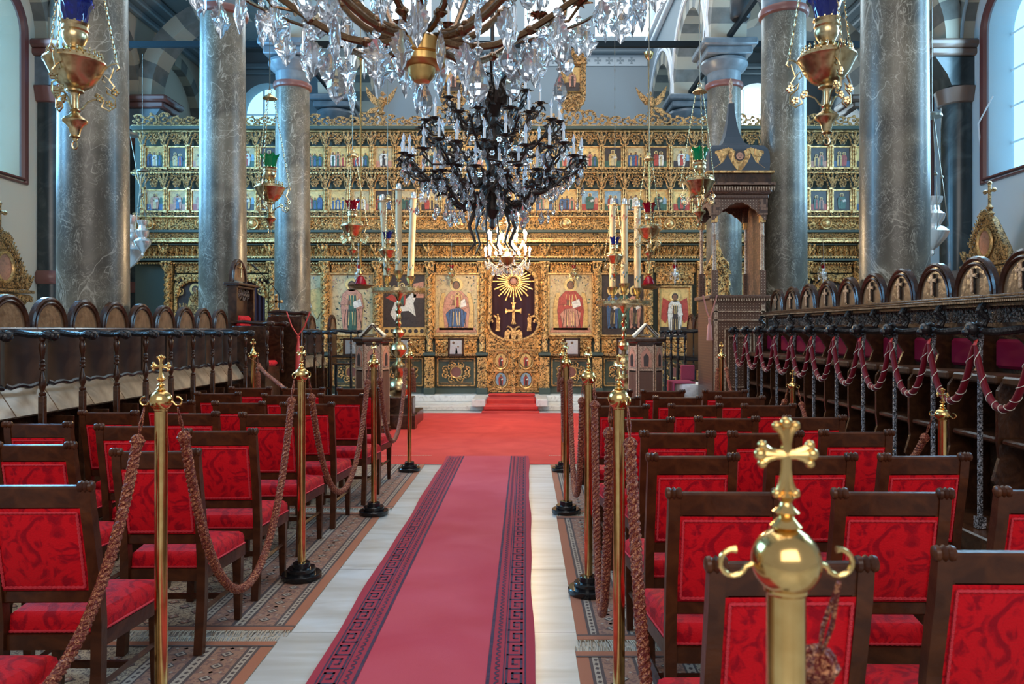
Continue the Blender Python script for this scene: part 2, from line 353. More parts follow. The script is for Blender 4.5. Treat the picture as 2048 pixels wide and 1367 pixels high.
def copy_tree(o, parent=None, kids=None):
    c = o.copy(); COL.objects.link(c); c.parent = parent
    for ch in CH.get(o.name, [x for x in o.children]) if kids is None else kids: copy_tree(ch, c)
    return c
CH = {}
def dup(root, loc, rz=0, label=None, group=None, scale=None):
    c = copy_tree(root); c.location = loc; c.rotation_euler = (0, 0, rz)
    if label: c['label'] = label
    if group: c['group'] = group
    if scale: c.scale = scale
    return c
def struct(o): o['kind'] = 'structure'; return o
ORD = ['first', 'second', 'third', 'fourth', 'fifth', 'sixth', 'seventh', 'eighth', 'ninth', 'tenth', 'eleventh', 'twelfth', 'thirteenth', 'fourteenth', 'fifteenth', 'sixteenth', 'seventeenth', 'eighteenth', 'nineteenth', 'twentieth']

# carved foliage templates (unit square in XZ, relief towards -Y)
def _tmpl(fn):
    b = MB(); fn(b); return np.concatenate(b.V), b.F
def _scroll(b):
    P = []; R = []
    for i in range(15):
        t = i/14; a = -2.4+t*7.6; r = 0.42*(1-t)+0.09
        P.append((r*math.cos(a), -0.16-0.10*math.sin(t*PI), r*math.sin(a))); R.append(0.085*(1-0.45*t))
    b.tube(P, R, 5)
    b.ball((0, -0.3, 0), 0.13, n=6, k=4)
    for a in (0.5, 1.7, 2.9, 4.1, 5.3):
        b.ball((0.36*math.cos(a), -0.2, 0.36*math.sin(a)), 0.14, n=5, k=3, sy=0.8)
def _leaf(b):
    for s in (-1, 1):
        P = [(0, -0.15, -0.45), (s*0.12, -0.3, -0.1), (s*0.32, -0.35, 0.2), (s*0.38, -0.45, 0.42), (s*0.22, -0.5, 0.40)]
        b.tube(P, [0.06, 0.10, 0.10, 0.07, 0.04], 5)
    b.ball((0, -0.3, 0.1), 0.15, n=6, k=4, sz=2.2)
    b.ball((0, -0.4, 0.4), 0.1, n=6, k=4)
def _ros(b):
    b.ball((0, -0.25, 0), 0.15, n=6, k=4)
    for k in range(6):
        a = k*PI/3; b.ball((0.3*math.cos(a), -0.16, 0.3*math.sin(a)), 0.16, n=5, k=3)
TS, TL, TR = _tmpl(_scroll), _tmpl(_leaf), _tmpl(_ros)
def put(mb, t, x, y, z, sx, sz, sy=None, rot=0, m=0, flip=False):
    V, F = t; V = V.copy()
    if flip: V[:, 0] *= -1
    if rot:
        c, s = math.cos(rot), math.sin(rot); V = np.stack([V[:, 0]*c-V[:, 2]*s, V[:, 1], V[:, 0]*s+V[:, 2]*c], 1)
    V = V*np.array((sx, sy or min(sx, sz), sz))+np.array((x, y, z)); mb.add(V, F, m, True)
def scroll_band(mb, x0, x1, z0, z1, y, w=None, m=0, kinds=(0, 1)):
    h = z1-z0; w = w or h; n = max(1, round((x1-x0)/w)); w = (x1-x0)/n
    for i in range(n):
        x = x0+(i+.5)*w
        if kinds[i % len(kinds)] == 0: put(mb, TS, x, y, (z0+z1)/2, w*1.1, h*1.1, h*.6, flip=i % 2 == 1, m=m)
        elif kinds[i % len(kinds)] == 1: put(mb, TS, x, y, (z0+z1)/2, w*1.1, h*1.1, h*.6, rot=PI, m=m, flip=i % 2 == 1)
        elif kinds[i % len(kinds)] == 2: put(mb, TL, x, y, (z0+z1)/2, w, h, h*.6, m=m)
        else: put(mb, TR, x, y, (z0+z1)/2, w, h, h*.6, m=m)

# ---------------------------------------------------------------- the setting
XL, XR, XC = -4.37, 3.74, -0.3          # left and right column lines, nave axis
WL, WR, YE = -9.0, 8.25, 20.8           # outer walls, east wall
COLY = [7.6, 10.85, 14.1, 17.35]
b = MB(); b.quad((-12, -3, 0), (12, -3, 0), (12, 21, 0), (-12, 21, 0)); struct(b.build('floor', 'floor'))

def arch_wall(mp, u0, u1, z0, z1, ops, n0=0.0, n1=0.3, back=False, mfront=0, mreveal=0, N=14):
    """wall strip with arched openings ops=[(uc,w,zs,zspring)]; mp maps (u,n,z) to world"""
    b = MB(); cur = u0
    faces = [n0] + ([n1] if back else [])
    for uc, wd, zs, zp in sorted(ops):
        a, c = uc-wd/2, uc+wd/2
        for n in faces:
            if a > cur+1e-4: b.quad(mp(cur, n, z0), mp(a, n, z0), mp(a, n, z1), mp(cur, n, z1), mfront)
            if zs > z0: b.quad(mp(a, n, z0), mp(c, n, z0), mp(c, n, zs), mp(a, n, zs), mfront)
            for i in range(N):
                t0, t1 = PI-PI*i/N, PI-PI*(i+1)/N
                p, q = (uc+wd/2*math.cos(t0), zp+wd/2*math.sin(t0)), (uc+wd/2*math.cos(t1), zp+wd/2*math.sin(t1))
                b.quad(mp(p[0], n, p[1]), mp(q[0], n, q[1]), mp(q[0], n, z1), mp(p[0], n, z1), mfront)
        for i in range(N):
            t0, t1 = PI-PI*i/N, PI-PI*(i+1)/N
            p, q = (uc+wd/2*math.cos(t0), zp+wd/2*math.sin(t0)), (uc+wd/2*math.cos(t1), zp+wd/2*math.sin(t1))
            b.quad(mp(p[0], n0, p[1]), mp(q[0], n0, q[1]), mp(q[0], n1, q[1]), mp(p[0], n1, p[1]), mreveal)
        for u in (a, c): b.quad(mp(u, n0, zs), mp(u, n0, zp), mp(u, n1, zp), mp(u, n1, zs), mreveal)
        if zs > z0: b.quad(mp(a, n0, zs), mp(c, n0, zs), mp(c, n1, zs), mp(a, n1, zs), mreveal)
        cur = c
    for n in faces: b.quad(mp(cur, n, z0), mp(u1, n, z0), mp(u1, n, z1), mp(cur, n, z1), mfront)
    return b
def voussoirs(mp, uc, zc, ri, ro, n0, n1, N=13, a0=0, a1=PI):
    b = MB()
    for i in range(N):
        t0, t1 = a0+(a1-a0)*i/N, a0+(a1-a0)*(i+1)/N; S = 3
        for k in range(S):
            p0, p1 = t0+(t1-t0)*k/S, t0+(t1-t0)*(k+1)/S
            P = lambda r, t, n: mp(uc+r*math.cos(t), n, zc+r*math.sin(t))
            V = [P(ri, p0, n0), P(ro, p0, n0), P(ro, p1, n0), P(ri, p1, n0), P(ri, p0, n1), P(ro, p0, n1), P(ro, p1, n1), P(ri, p1, n1)]
            b.add(V, [(0, 1, 2, 3), (4, 7, 6, 5), (0, 3, 7, 4), (1, 5, 6, 2)], i % 2)
    return b
mL = lambda u, n, z: (WL-n, u, z)
mR = lambda u, n, z: (WR+n, u, z)
mE = lambda u, n, z: (u, YE+n, z)
# side walls with tall arched windows
WY = [6.2, 9.45, 12.75, 15.9]
opsS = [(y, 1.35, 4.3, 6.9) for y in WY]
struct(arch_wall(mL, 2, YE, 0, 11, opsS, 0, 0.55).build('wall_left', 'plaster_l'))
struct(arch_wall(mR, 2, YE, 0, 11, opsS, 0, 0.55).build('wall_right', 'plaster_r'))
opsE = [(-7.15, 1.5, 5.2, 7.7), (6.45, 1.5, 5.2, 7.7), (-3.35, 1.5, 9.7, 12.0), (-1.3, 1.5, 9.7, 12.0), (0.75, 1.5, 9.7, 12.0), (2.7, 1.5, 9.7, 12.0)]
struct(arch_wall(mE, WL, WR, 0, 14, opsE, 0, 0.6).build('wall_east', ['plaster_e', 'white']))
wn = 1
def window(mp, uc, wd, zs, zp, n, frame_out=True, hot=False, fm='maroon'):
    global wn
    pane = MB(); N = 12; r = wd/2
    poly = [(uc-r, zs), (uc+r, zs)]+[(uc+r*math.cos(PI*i/N), zp+r*math.sin(PI*i/N)) for i in range(N+1)]
    pane.add([mp(a, n, z) for a, z in poly], [list(range(len(poly)))])
    o = struct(pane.build('window_%d' % wn, 'skyhot' if hot else 'sky'))
    bars = MB()
    for du in (-wd/6, wd/6) if wd > 1.4 else (0,):
        bars.tube([mp(uc+du, n-0.04, zs), mp(uc+du, n-0.04, zp+r*0.95)], 0.03, 4)
    for k in range(1, 5): bars.tube([mp(uc-r, n-0.04, zs+(zp-zs)*k/4), mp(uc+r, n-0.04, zs+(zp-zs)*k/4)], 0.02, 4)
    bars.build('glazing_bar', 'white', o)
    if frame_out:
        f = MB()
        for off, rad in ((0.0, 0.06), (0.07, 0.045)):
            P = [mp(uc-r-off, -0.02, zs-off)]+[mp(uc+(r+off)*math.cos(PI-PI*i/16), -0.02, zp+(r+off)*math.sin(PI-PI*i/16)) for i in range(17)]+[mp(uc+r+off, -0.02, zs-off)]
            f.tube(P, rad, 6, closed=True)
        f.build('window_frame', fm, o)
    wn += 1; return o
for y in WY: window(mL, y, 1.35, 4.3, 6.9, 0.5)
for y in WY: window(mR, y, 1.35, 4.3, 6.9, 0.5)
for i, (uc, wd, zs, zp) in enumerate(opsE): window(mE, uc, wd, zs, zp, 0.5, frame_out=i > 5, hot=i != 0)
# open white window leaf at the right-hand window
lf = MB(); P = [(0, 4.45), (0.62, 4.45), (0.62, 6.6)]+[(0.62*math.cos(t*PI/2/8), 6.6+0.62*math.sin(t*PI/2/8)) for t in range(1, 9)]
lf.prism([(x, z) for x, z in P], -0.03, 0.03, plane='xz')
for z in (5.0, 5.55, 6.1): lf.box((0.31, -0.04, z), (0.6, 0.02, 0.04))
lf.tube([(0, -0.06, 4.45), (0, -0.06, 7.2)], 0.03, 5)
lf = lf.build('window_leaf', 'shutter'); lf.location = (WR+0.30, 12.15, 0.0); lf.rotation_euler = (0, 0, math.radians(80))
tag(lf, 'white opened window leaf standing in the tall arched window at the right edge', 'window leaf')
tr = MB(); tr.tube([(WR-0.02, 13.55, 4.9), (WR-0.12, 13.45, 5.3), (WR+0.05, 13.3, 5.75)], 0.015, 5); tag(tr.build('window_stay', 'white'), 'thin pale hooked rod hanging from the open window leaf', 'window stay')

# blind arches on side walls, pilasters with brackets
ti = 1
def trim(b, mats):
    global ti
    o = b.build('trim_%d' % ti, mats); ti += 1; return struct(o)
for mp in (mL, mR):
    for y in COLY:
        if y+3.25 < 21: trim(voussoirs(mp, y+1.625, 6.95, 1.3, 1.6, -0.22, 0.0), ['cream', 'grey'])
        if mp is mR and y > 8: 
            b = MB(); b.tube([mp(y+1.625+1.28*math.cos(PI*i/16), -0.24, 6.95+1.28*math.sin(PI*i/16)) for i in range(17)], 0.03, 5); trim(b, 'trimgrey')
for x, d in ((WL, 1), (WR, -1)):
    for y in COLY:
        b = MB()
        b.lathe([(0.30, 0), (0.30, 2.5), (0.29, 6.0)], 14, (x+d*0.12, y, 0), 0)
        b.lathe([(0.32, 2.45), (0.36, 2.5), (0.36, 2.65), (0.32, 2.7)], 14, (x+d*0.12, y, 0), 1)
        b.lathe([(0.30, 5.8), (0.34, 5.82), (0.40, 6.08), (0.36, 6.1)], 14, (x+d*0.12, y, 0), 1)
        p = [(0, 6.1), (d*0.42, 6.1), (d*0.50, 6.3), (d*0.72, 6.62), (0, 6.62)]
        b.prism([(x+a, z) for a, z in p], y-0.34, y+0.34, 2)
        b.box((x+d*0.40, y, 6.70), (0.86, 0.84, 0.14), 1, ch=0.03); b.box((x+d*0.43, y, 6.84), (0.98, 0.96, 0.16), 1, ch=0.05)
        trim(b, ['pilaster', 'porphyry' if d > 0 else 'brownstone', 'capital' if d > 0 else 'pilaster'])
# transverse striped arches across the aisles and longitudinal arcades
for y in COLY:
    mp = lambda u, n, z, y=y: (u, y+n, z)
    for a, c in ((WL+0.5, XL-0.3), (XR+0.3, WR-0.5)):
        uc = (a+c)/2; r = (c-a)/2
        trim(voussoirs(mp, uc, 6.95, r, r+0.35, -0.3, 0.3, 17), ['cream', 'grey'])
for X in (XL, XR):
    mp = lambda u, n, z, X=X: (X+n, u, z)
    ops = [(y+1.625, 2.75, 6.9, 6.95) for y in COLY]
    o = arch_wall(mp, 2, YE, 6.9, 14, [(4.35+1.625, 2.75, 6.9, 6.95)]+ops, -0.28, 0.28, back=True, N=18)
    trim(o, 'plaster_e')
    for y in [4.35]+COLY:
        trim(voussoirs(mp, y+1.625, 6.95, 1.30, 1.62, -0.33, 0.33, 15), ['cream', 'grey'])
        b = MB()
        s = 1 if X < 0 else -1
        for rr, rad in ((1.64, 0.045), (1.78, 0.03)):
            b.tube([mp(y+1.625+rr*math.cos(PI*i/20), s*0.33, 6.95+rr*math.sin(PI*i/20)) for i in range(21)], rad, 5)
        trim(b, 'white')
    b = MB()
    for z, h, dd in ((9.3, 0.12, 0.12), (9.45, 0.12, 0.2)): b.box((X+(1 if X < 0 else -1)*(0.28+dd/2), 11.4, z), (dd, 18.8, h), 0, ch=0.02)
    trim(b, 'white')
# aisle ceilings and their mouldings
for i, (a, c) in enumerate(((WL, XL), (XR, WR))):
    b = MB(); b.box(((a+c)/2, 11.4, 9.35), (c-a-0.5, 18.8, 0.1)); struct(b.build('ceiling' if i == 0 else 'ceiling_right', 'ceiling'))
    b = MB(); xo = WL if i == 0 else WR; s = 1 if i == 0 else -1
    for q, (dx, z, t) in enumerate(((0.08, 8.9, 0.14), (0.16, 9.04, 0.14), (0.28, 9.18, 0.16))):
        b.box((xo+s*dx, 11.4, z), (dx*2, 18.8, t), 0, ch=0.03)
    trim(b, 'trimgrey')
# east beam, painted frieze, small pilaster piers on east wall
b = MB(); b.box(((XL+XR)/2, YE-0.2, 9.50), (XR-XL, 0.4, 0.22), 0, ch=0.03); b.box(((XL+XR)/2, YE-0.1, 9.31), (XR-XL, 0.2, 0.16), 0, ch=0.03); trim(b, 'trimgrey')
b = MB(); x = XL+0.5; b.box(((XL+XR)/2, YE-0.01, 9.07), (XR-XL-0.7, 0.02, 0.30), 0)
while x < XR-0.5:
    for a in range(4):
        an = a*PI/2
        b.prism([(x+0.10*math.cos(an-0.35), 9.07+0.10*math.sin(an-0.35)), (x+0.10*math.cos(an+0.35), 9.07+0.10*math.sin(an+0.35)), (x+0.02*math.cos(an+0.7), 9.07+0.02*math.sin(an+0.7)), (x+0.02*math.cos(an-0.7), 9.07+0.02*math.sin(an-0.7))], YE-0.03, YE-0.02, 1)
    x += 0.31
trim(b, ['plaster_r', 'trimgrey'])
for xx in (-7.15, 6.45):
    b = MB(); b.box((xx, YE-0.08, 8.72), (2.2, 0.16, 0.12), 0, ch=0.02); b.box((xx, YE-0.14, 8.85), (2.4, 0.28, 0.14), 0, ch=0.03); trim(b, 'trimgrey')
# columns
def column(X, y, label):
    t = empty('marble_column', (X, y, 0), label, 'column', None)
    b = MB(); b.lathe([(0.335, 0.3), (0.33, 1.0), (0.325, 3.0), (0.305, 6.2)], 48); b.build('shaft', 'column', t)
    b = MB(); b.box((0, 0, 0.09), (0.72, 0.72, 0.18), 0, ch=0.02); b.lathe([(0.35, 0.18), (0.36, 0.22), (0.35, 0.27), (0.34, 0.29), (0.35, 0.32), (0.335, 0.36)], 32); b.build('base', 'capital', t)
    b = MB(); b.lathe([(0.31, 6.10), (0.345, 6.12), (0.355, 6.17), (0.345, 6.21), (0.31, 6.22)], 32, m=1)
    b.lathe([(0.30, 6.2), (0.31, 6.4), (0.40, 6.48), (0.44, 6.56), (0.42, 6.62), (0.37, 6.64)], 32)
    b.box((0, 0, 6.72), (0.84, 0.84, 0.14), 0, ch=0.02); b.box((0, 0, 6.86), (1.0, 1.0, 0.14), 0, ch=0.03)
    b.build('capital', ['capital', 'porphyry'], t)
names = ['nearest', 'second', 'third', 'fourth, seen above the gilded screen,']
for i, y in enumerate(COLY):
    column(XL, y, 'tall grey veined marble column, %s in the left row' % names[i])
    column(XR, y, 'tall grey veined marble column, %s in the right row' % names[i])
# iron tie bars
b = MB(); b.box(((WL+WR)/2, 14.1, 6.97+0.0), (WR-WL, 0.07, 0.11)); struct(b.build('trim_90', 'steel'))
for X in (XL, XR):
    b = MB(); b.box((X, 12.6, 6.98), (0.07, 16.4, 0.10)); struct(b.build('trim_91', 'steel'))
sp = empty('loudspeaker', (XR+0.02, 13.1, 7.22), 'black rounded loudspeaker on the iron bar above the third right column', 'loudspeaker')
b = MB(); b.lathe([(0.0, -0.2), (0.14, -0.2), (0.17, -0.16), (0.18, 0), (0.17, 0.16), (0.14, 0.2), (0, 0.2)], 20); b.build('housing', 'speaker', sp)
b = MB(); b.tube([(0, 0.05, 0), (-0.1, 0.25, 0.12), (-0.02, 0.45, 0.0)], 0.02, 6); b.build('bracket', 'steel', sp)

# sanctuary steps
def step(y0, y1, z0, z1, x0, x1, name):
    b = MB(); b.box(((x0+x1)/2, (y0+y1)/2, (z0+z1)/2), (x1-x0, y1-y0, z1-z0), 0, ch=0.012); return struct(b.build(name, 'whitemarble'))
step(14.9, 20.7, 0, 0.10, -8.9, 8.15, 'trim_92'); step(15.75, 20.7, 0.10, 0.23, -8.9, 8.15, 'trim_93')
b = MB()
for x0, x1 in ((-1.05, -0.78), (0.22, 0.45)):
    b.box(((x0+x1)/2, 15.2, 0.17), (x1-x0, 1.0, 0.14), 0, ch=0.015)
struct(b.build('trim_94', 'whitemarble'))
b = MB(); b.box((-0.28, 15.40, 0.16), (1.0, 0.66, 0.12), 0, ch=0.03); b.box((-0.28, 15.05, 0.075), (1.08, 0.7, 0.11), 0, ch=0.03)
b.box((-0.28, 14.66, 0.012), (1.12, 0.5, 0.016), 0); b.box((-0.28, 15.82, 0.24), (0.98, 0.3, 0.05), 0, ch=0.02)
o = tag(b.build('stair_carpet', 'redcarpet'), 'narrow red carpet covering the marble steps before the royal doors', 'carpet')

# carpets
b = MB(); b.box((-0.32, 11.68, 0.006), (3.66, 5.5, 0.008)); tag(b.build('red_carpet', 'redcarpet'), 'wide plain red carpet spread before the altar steps', 'carpet')
rn = MB(); x0, x1, y0, y1, zt = -0.985, 0.045, 0.9, 9.45, 0.018
ys = [y0+(y1-y0)*i/60 for i in range(61)]
V = []; 
for i, y in enumerate(ys):
    wv = 0.006*math.sin(y*2.3)+0.004*math.sin(y*5.1)
    for x, z in ((x0+wv, zt-0.008), (x0+wv, zt), (x0+0.225, zt), (x1-0.225, zt), (x1+wv, zt), (x1+wv, zt-0.008)): V.append((x, y, z))
F = []; mi = []
for i in range(60):
    for k in range(5): F.append((i*6+k, i*6+k+1, i*6+k+7, i*6+k+6)); mi.append(1 if k in (1, 3) else 0)
rn.add(V, F, mi)
zp = zt+0.0012
def rect(ax, ay, bx, by): rn.quad((min(ax, bx), min(ay, by), zp), (max(ax, bx), min(ay, by), zp), (max(ax, bx), max(ay, by), zp), (min(ax, bx), max(ay, by), zp), 2)
for side in (0, 1):
    X = (lambda t: x0+t) if side == 0 else (lambda t: x1-t)
    for a, c in ((0.040, 0.048), (0.142, 0.148), (0.206, 0.222)): rect(X(a), y0+0.02, X(c), y1-0.01)
    p = 0.150; y = y0+0.05; A0, A1 = 0.056, 0.136; t = 0.014
    while y+p < y1:
        def R(a0, b0, a1, b1): rect(X(A0+(A1-A0)*a0), y+p*b0, X(A0+(A1-A0)*a1), y+p*b1)
        R(0.0, 0.0, 1.0, 0.10); R(0.0, 0.0, 0.16, 0.80); R(0.0, 0.68, 0.66, 0.80); R(0.52, 0.32, 0.66, 0.8); R(0.28, 0.30, 0.66, 0.40); R(0.86, 0.0, 1.0, 1.0)
        y += p
    y = y0+0.04; p = 0.052
    while y+p < y1:
        xc, yc = X(0.176), y+p/2
        for i in range(6):
            a0, a1 = PI*i/6-PI/2*0, PI*(i+1)/6; s = 1 if side == 0 else -1
            rn.add([(xc+s*(0.022*math.sin(a)-0.012), yc+r*math.cos(a), zp) if False else (xc+s*((0.024 if r > 0.02 else 0.014)*math.sin(a)-0.012), yc+r*math.cos(a), zp) for r, a in ((0.024, a0), (0.024, a1), (0.015, a1), (0.015, a0))], [(0, 1, 2, 3)], 2)
        y += p
tag(rn.build('aisle_runner', ['runner', 'runneredge', 'navy']), 'long crimson runner with dark Greek key borders down the aisle', 'carpet')
# patterned rugs
def rug(xa, xb, ya, yb, inner, label, z=0.005, cloth=None):
    t = MB(); s = 1 if inner > (xa+xb)/2 else -1
    t.box(((xa+xb)/2, (ya+yb)/2, z/2+0.001), (xb-xa, yb-ya, z), 0)
    zz = [z+0.0016]
    def st(a, c, m, y0=ya+0.06, y1=yb-0.06):
        A, C = inner-s*a, inner-s*c
        t.quad((min(A, C), y0, zz[0]), (max(A, C), y0, zz[0]), (max(A, C), y1, zz[0]), (min(A, C), y1, zz[0]), m)
    wd = xb-xa
    st(0.0, 0.06, 1, ya, yb); st(0.06, 0.075, 2); st(0.075, 0.105, 3); st(0.105, 0.12, 2); st(0.12, 0.27, 4); st(0.27, 0.285, 2); st(0.285, 0.33, 3); st(0.33, 0.35, 2)
    st(0.35, 0.50, 4); st(0.5, 0.51, 2); st(0.51, 0.55, 3); st(0.55, 0.56, 2)
    zz[0] += 0.0012
    def dia(x, y, r, m, dz=0): t.quad((x-r, y, zz[0]+dz), (x, y-r, zz[0]+dz), (x+r, y, zz[0]+dz), (x, y+r, zz[0]+dz), m)
    y = ya+0.15; i = 0
    while y < yb-0.1:
        for a in (0.195, 0.425):
            x = inner-s*a; dia(x, y, 0.034, 2); dia(x, y, 0.026, 3, 0.001); dia(x, y, 0.013, 2, 0.002)
            for q in (-1, 1): dia(x+q*0.045, y+0.065, 0.010, 3); dia(x, y+0.065, 0.012, 2)
        y += 0.13
    y = ya+0.08
    while y < yb-0.07:
        for a in (0.09, 0.307, 0.53):
            x = inner-s*a; t.quad((x-0.010, y, zz[0]), (x+0.004, y-0.008, zz[0]), (x+0.012, y+0.012, zz[0]), (x-0.002, y+0.02, zz[0]), 2)
        y += 0.045
    fx = inner-s*0.62; j = 0
    while (fx-xa)*(s) > 0.05 and 0 < abs(fx-inner) < wd-0.05:
        y = ya+0.12+(j % 2)*0.075
        while y < yb-0.15:
            dia(fx, y, 0.036, 2); dia(fx, y, 0.028, 4, 0.001); dia(fx, y, 0.012, 3, 0.002); y += 0.15
        fx -= s*0.10; j += 1
    # end borders
    for ye in (ya, yb):
        q = 1 if ye == ya else -1
        for a, c, m in ((0, 0.05, 1), (0.05, 0.065, 2)):
            Y0, Y1 = ye+q*a, ye+q*c; t.quad((xa, min(Y0, Y1), z+0.004), (xb, min(Y0, Y1), z+0.004), (xb, max(Y0, Y1), z+0.004), (xa, max(Y0, Y1), z+0.004), m)
    o = t.build('patterned_rug', ['ruglight', 'orange', 'rugdark', 'rugcream', 'rugrose'])
    tag(o, label, 'rug', None)
    rd = random.Random(3)
    for ye, q in ((ya, -1), (yb, 1)):
        x = xa; f = MB()
        while x < xb:
            l = 0.05+rd.random()*0.03; dx = rd.uniform(-.015, .015); f.tube([(x, ye, 0.006), (x+dx*.5, ye+q*l*.5, 0.014), (x+dx, ye+q*l, 0.004)], 0.003, 3); x += 0.011
        f.build('fringe', 'fringe', o)
LRX = -3.36
rug(LRX, -1.24, 3.98, 6.55, -1.24, 'worn patterned rug under the middle chair rows left of the aisle')
rug(LRX, -1.27, 1.2, 3.84, -1.27, 'patterned rug with orange edge, nearest left of the aisle')
rug(LRX, -1.19, 6.72, 9.5, -1.19, 'patterned fringed rug farthest along the left of the aisle')
rug(0.27, 2.55, 3.86, 6.42, 0.27, 'patterned rug under the middle chair rows right of the aisle')
rug(0.25, 2.55, 1.2, 3.72, 0.25, 'patterned rug with orange edge, nearest right of the aisle')
rug(0.30, 2.55, 6.58, 9.5, 0.30, 'patterned rug farthest along the right of the aisle')
# platforms under the stalls
b = MB(); b.box((-3.71, 7.76, 0.18), (0.50, 12.72, 0.36), 0, ch=0.01); b.box((-3.40, 7.76, 0.09), (0.10, 12.72, 0.18), 0, ch=0.01)
tag(b.build('stall_platform', 'wood'), 'dark wooden platform beneath the left row of choir stalls', 'platform')
b = MB(); b.box((3.05, 6.6, 0.18), (0.62, 8.6, 0.36), 0, ch=0.01); b.box((2.68, 6.6, 0.09), (0.14, 8.6, 0.18), 0, ch=0.01)
tag(b.build('stall_platform', 'wood'), 'dark wooden platform beneath the right row of choir stalls', 'platform')

# ---------------------------------------------------------------- chairs
def make_chair():
    t = empty('upholstered_chair', (0, 0, 0))
    W = 0.21
    for s in (-1, 1):       # back posts: leg, seat knee, raked top
        b = MB(); sec = [(0.0, 0.0), (0.035, 0.25), (0.04, 0.45), (0.02, 0.65), (-0.03, 0.90), (-0.045, 1.0)]
        V = []; F = []
        for i, (y, z) in enumerate(sec):
            hw = 0.021; dd = 0.021 if i < 5 else 0.017
            x = s*(W-0.022)
            for a, c in ((-1, -1), (1, -1), (1, 1), (-1, 1)): V.append((x+a*hw, y+c*dd, z))
        for i in range(len(sec)-1):
            for k in range(4): F.append((i*4+k, i*4+(k+1) % 4, i*4+4+(k+1) % 4, i*4+4+k))
        F += [(0, 1, 2, 3), tuple(len(V)-4+k for k in range(4))]
        b.add(V, F); b.build('back_post', 'chairwood', t)
    b = MB(); b.box((0, -0.036, 0.958), (2*W-0.03, 0.030, 0.088), 0, ch=0.006, rx=0.12)
    tr = b.build('top_rail', 'chairwood', t)
    for s in (-1, 1):
        b = MB(); b.lathe([(0.012, -0.030), (0.020, -0.026), (0.022, -0.016), (0.016, -0.008), (0.023, 0), (0.016, 0.008), (0.022, 0.016), (0.020, 0.026), (0.012, 0.030)], 14, (s*(W-0.020), -0.052, 1.000), axis='x')
        b.build('scroll_end', 'chairwood', tr)
    # upholstered back
    b = MB(); 
    def yb(z): return 0.02 + (z-0.65)*(-0.19)
    def pad(b, xw, z0, z1, off, bulge, m=0, N=8):
        V = []; F = []
        for j in range(N+1):
            for i in range(N+1):
                u, v = i/N, j/N; z = z0+(z1-z0)*v; bl = bulge*(1-(2*u-1)**4)*(1-(2*v-1)**4)
                V.append((-xw+2*xw*u, yb(z)+off-math.copysign(bl, -off), z))
        for j in range(N):
            for i in range(N): F.append((j*(N+1)+i, j*(N+1)+i+1, (j+1)*(N+1)+i+1, (j+1)*(N+1)+i))
        b.add(V, F, m, True)
    pad(b, 0.168, 0.585, 0.915, -0.018, 0.012); pad(b, 0.168, 0.585, 0.915, 0.016, 0.03)
    for s in (-1, 1):
        b.quad((s*0.168, yb(0.585)-0.018, 0.585), (s*0.168, yb(0.585)+0.016, 0.585), (s*0.168, yb(0.915)+0.016, 0.915), (s*0.168, yb(0.915)-0.018, 0.915))
    bp = b.build('back_panel', 'velvet', t)
    b = MB(); P = []
    C = [(-0.155, 0.600), (0.155, 0.600), (0.155, 0.900), (-0.155, 0.900)]
    for k in range(4):
        a, c = C[k], C[(k+1) % 4]; n = 34
        for i in range(n): x = a[0]+(c[0]-a[0])*i/n; z = a[1]+(c[1]-a[1])*i/n; P.append((x, yb(z)-0.026, z))
    b.tube(P, [0.0062 if i % 2 else 0.0040 for i in range(len(P))], 5, closed=True); b.build('braid_trim', 'braidtrim', bp)
    b = MB()   # side stiles and lower rail of the back frame
    b.box((0, yb(0.56), 0.558), (2*W-0.05, 0.032, 0.05), 0, ch=0.005)
    for s in (-1, 1): b.box((s*0.172, yb(0.75), 0.75), (0.03, 0.03, 0.36), 0, rx=0.19)
    b.build('back_frame', 'chairwood', t)
    # seat: trapezoid, wider in front
    wb, wf = 0.185, 0.240; y0, y1 = 0.055, 0.475
    b = MB(); V = []; F = []; N = 10
    prof = [(0.0, 0.405), (0.0, 0.445), (0.006, 0.468), (0.022, 0.482)]
    def pt(u, v, ins, z):
        wx = wb+(wf-wb)*v; return (u*(wx-ins), y0+ins+(y1-y0-2*ins)*v, z)
    ring = [(-1, 0)]+[(-1+2*i/N, 0) for i in range(1, N)]+[(1, 0)]+[(1, i/N) for i in range(1, N)]+[(1, 1)]+[(1-2*i/N, 1) for i in range(1, N)]+[(-1, 1)]+[(-1, 1-i/N) for i in range(1, N)]
    for ins, z in prof:
        for u, v in ring: V.append(pt(u, v, ins, z))
    L = len(ring)
    for k in range(len(prof)-1):
        for i in range(L): F.append((k*L+i, k*L+(i+1) % L, (k+1)*L+(i+1) % L, (k+1)*L+i))
    b.add(V, F, 0, True); V = []; F = []
    for j in range(N+1):
        for i in range(N+1):
            u, v = -1+2*i/N, j/N; p = pt(u, v, 0.022, 0.482+0.022*(1-u**4)*(1-(2*v-1)**4)); V.append(p)
    for j in range(N):
        for i in range(N): F.append((j*(N+1)+i, j*(N+1)+i+1, (j+1)*(N+1)+i+1, (j+1)*(N+1)+i))
    b.add(V, F, 0, True); st = b.build('seat', 'velvet', t)
    b = MB(); Q = [pt(u, v, -0.003, 0.412) for u, v in ring]
    P = []
    for i in range(L):
        for f in (0, .25, .5, .75): P.append(tuple(Q[i][k]*(1-f)+Q[(i+1) % L][k]*f for k in range(3)))
    b.tube(P, [0.0062 if i % 2 else 0.004 for i in range(len(P))], 5, closed=True); b.build('braid_trim', 'braidtrim', st)
    b = MB()
    fr = [(-wb-0.005, y0-0.02), (wb+0.005, y0-0.02), (wf+0.004, y1+0.004), (-wf-0.004, y1+0.004)]
    b.prism(fr, 0.345, 0.404, plane='xy'); b.build('seat_frame', 'chairwood', t)
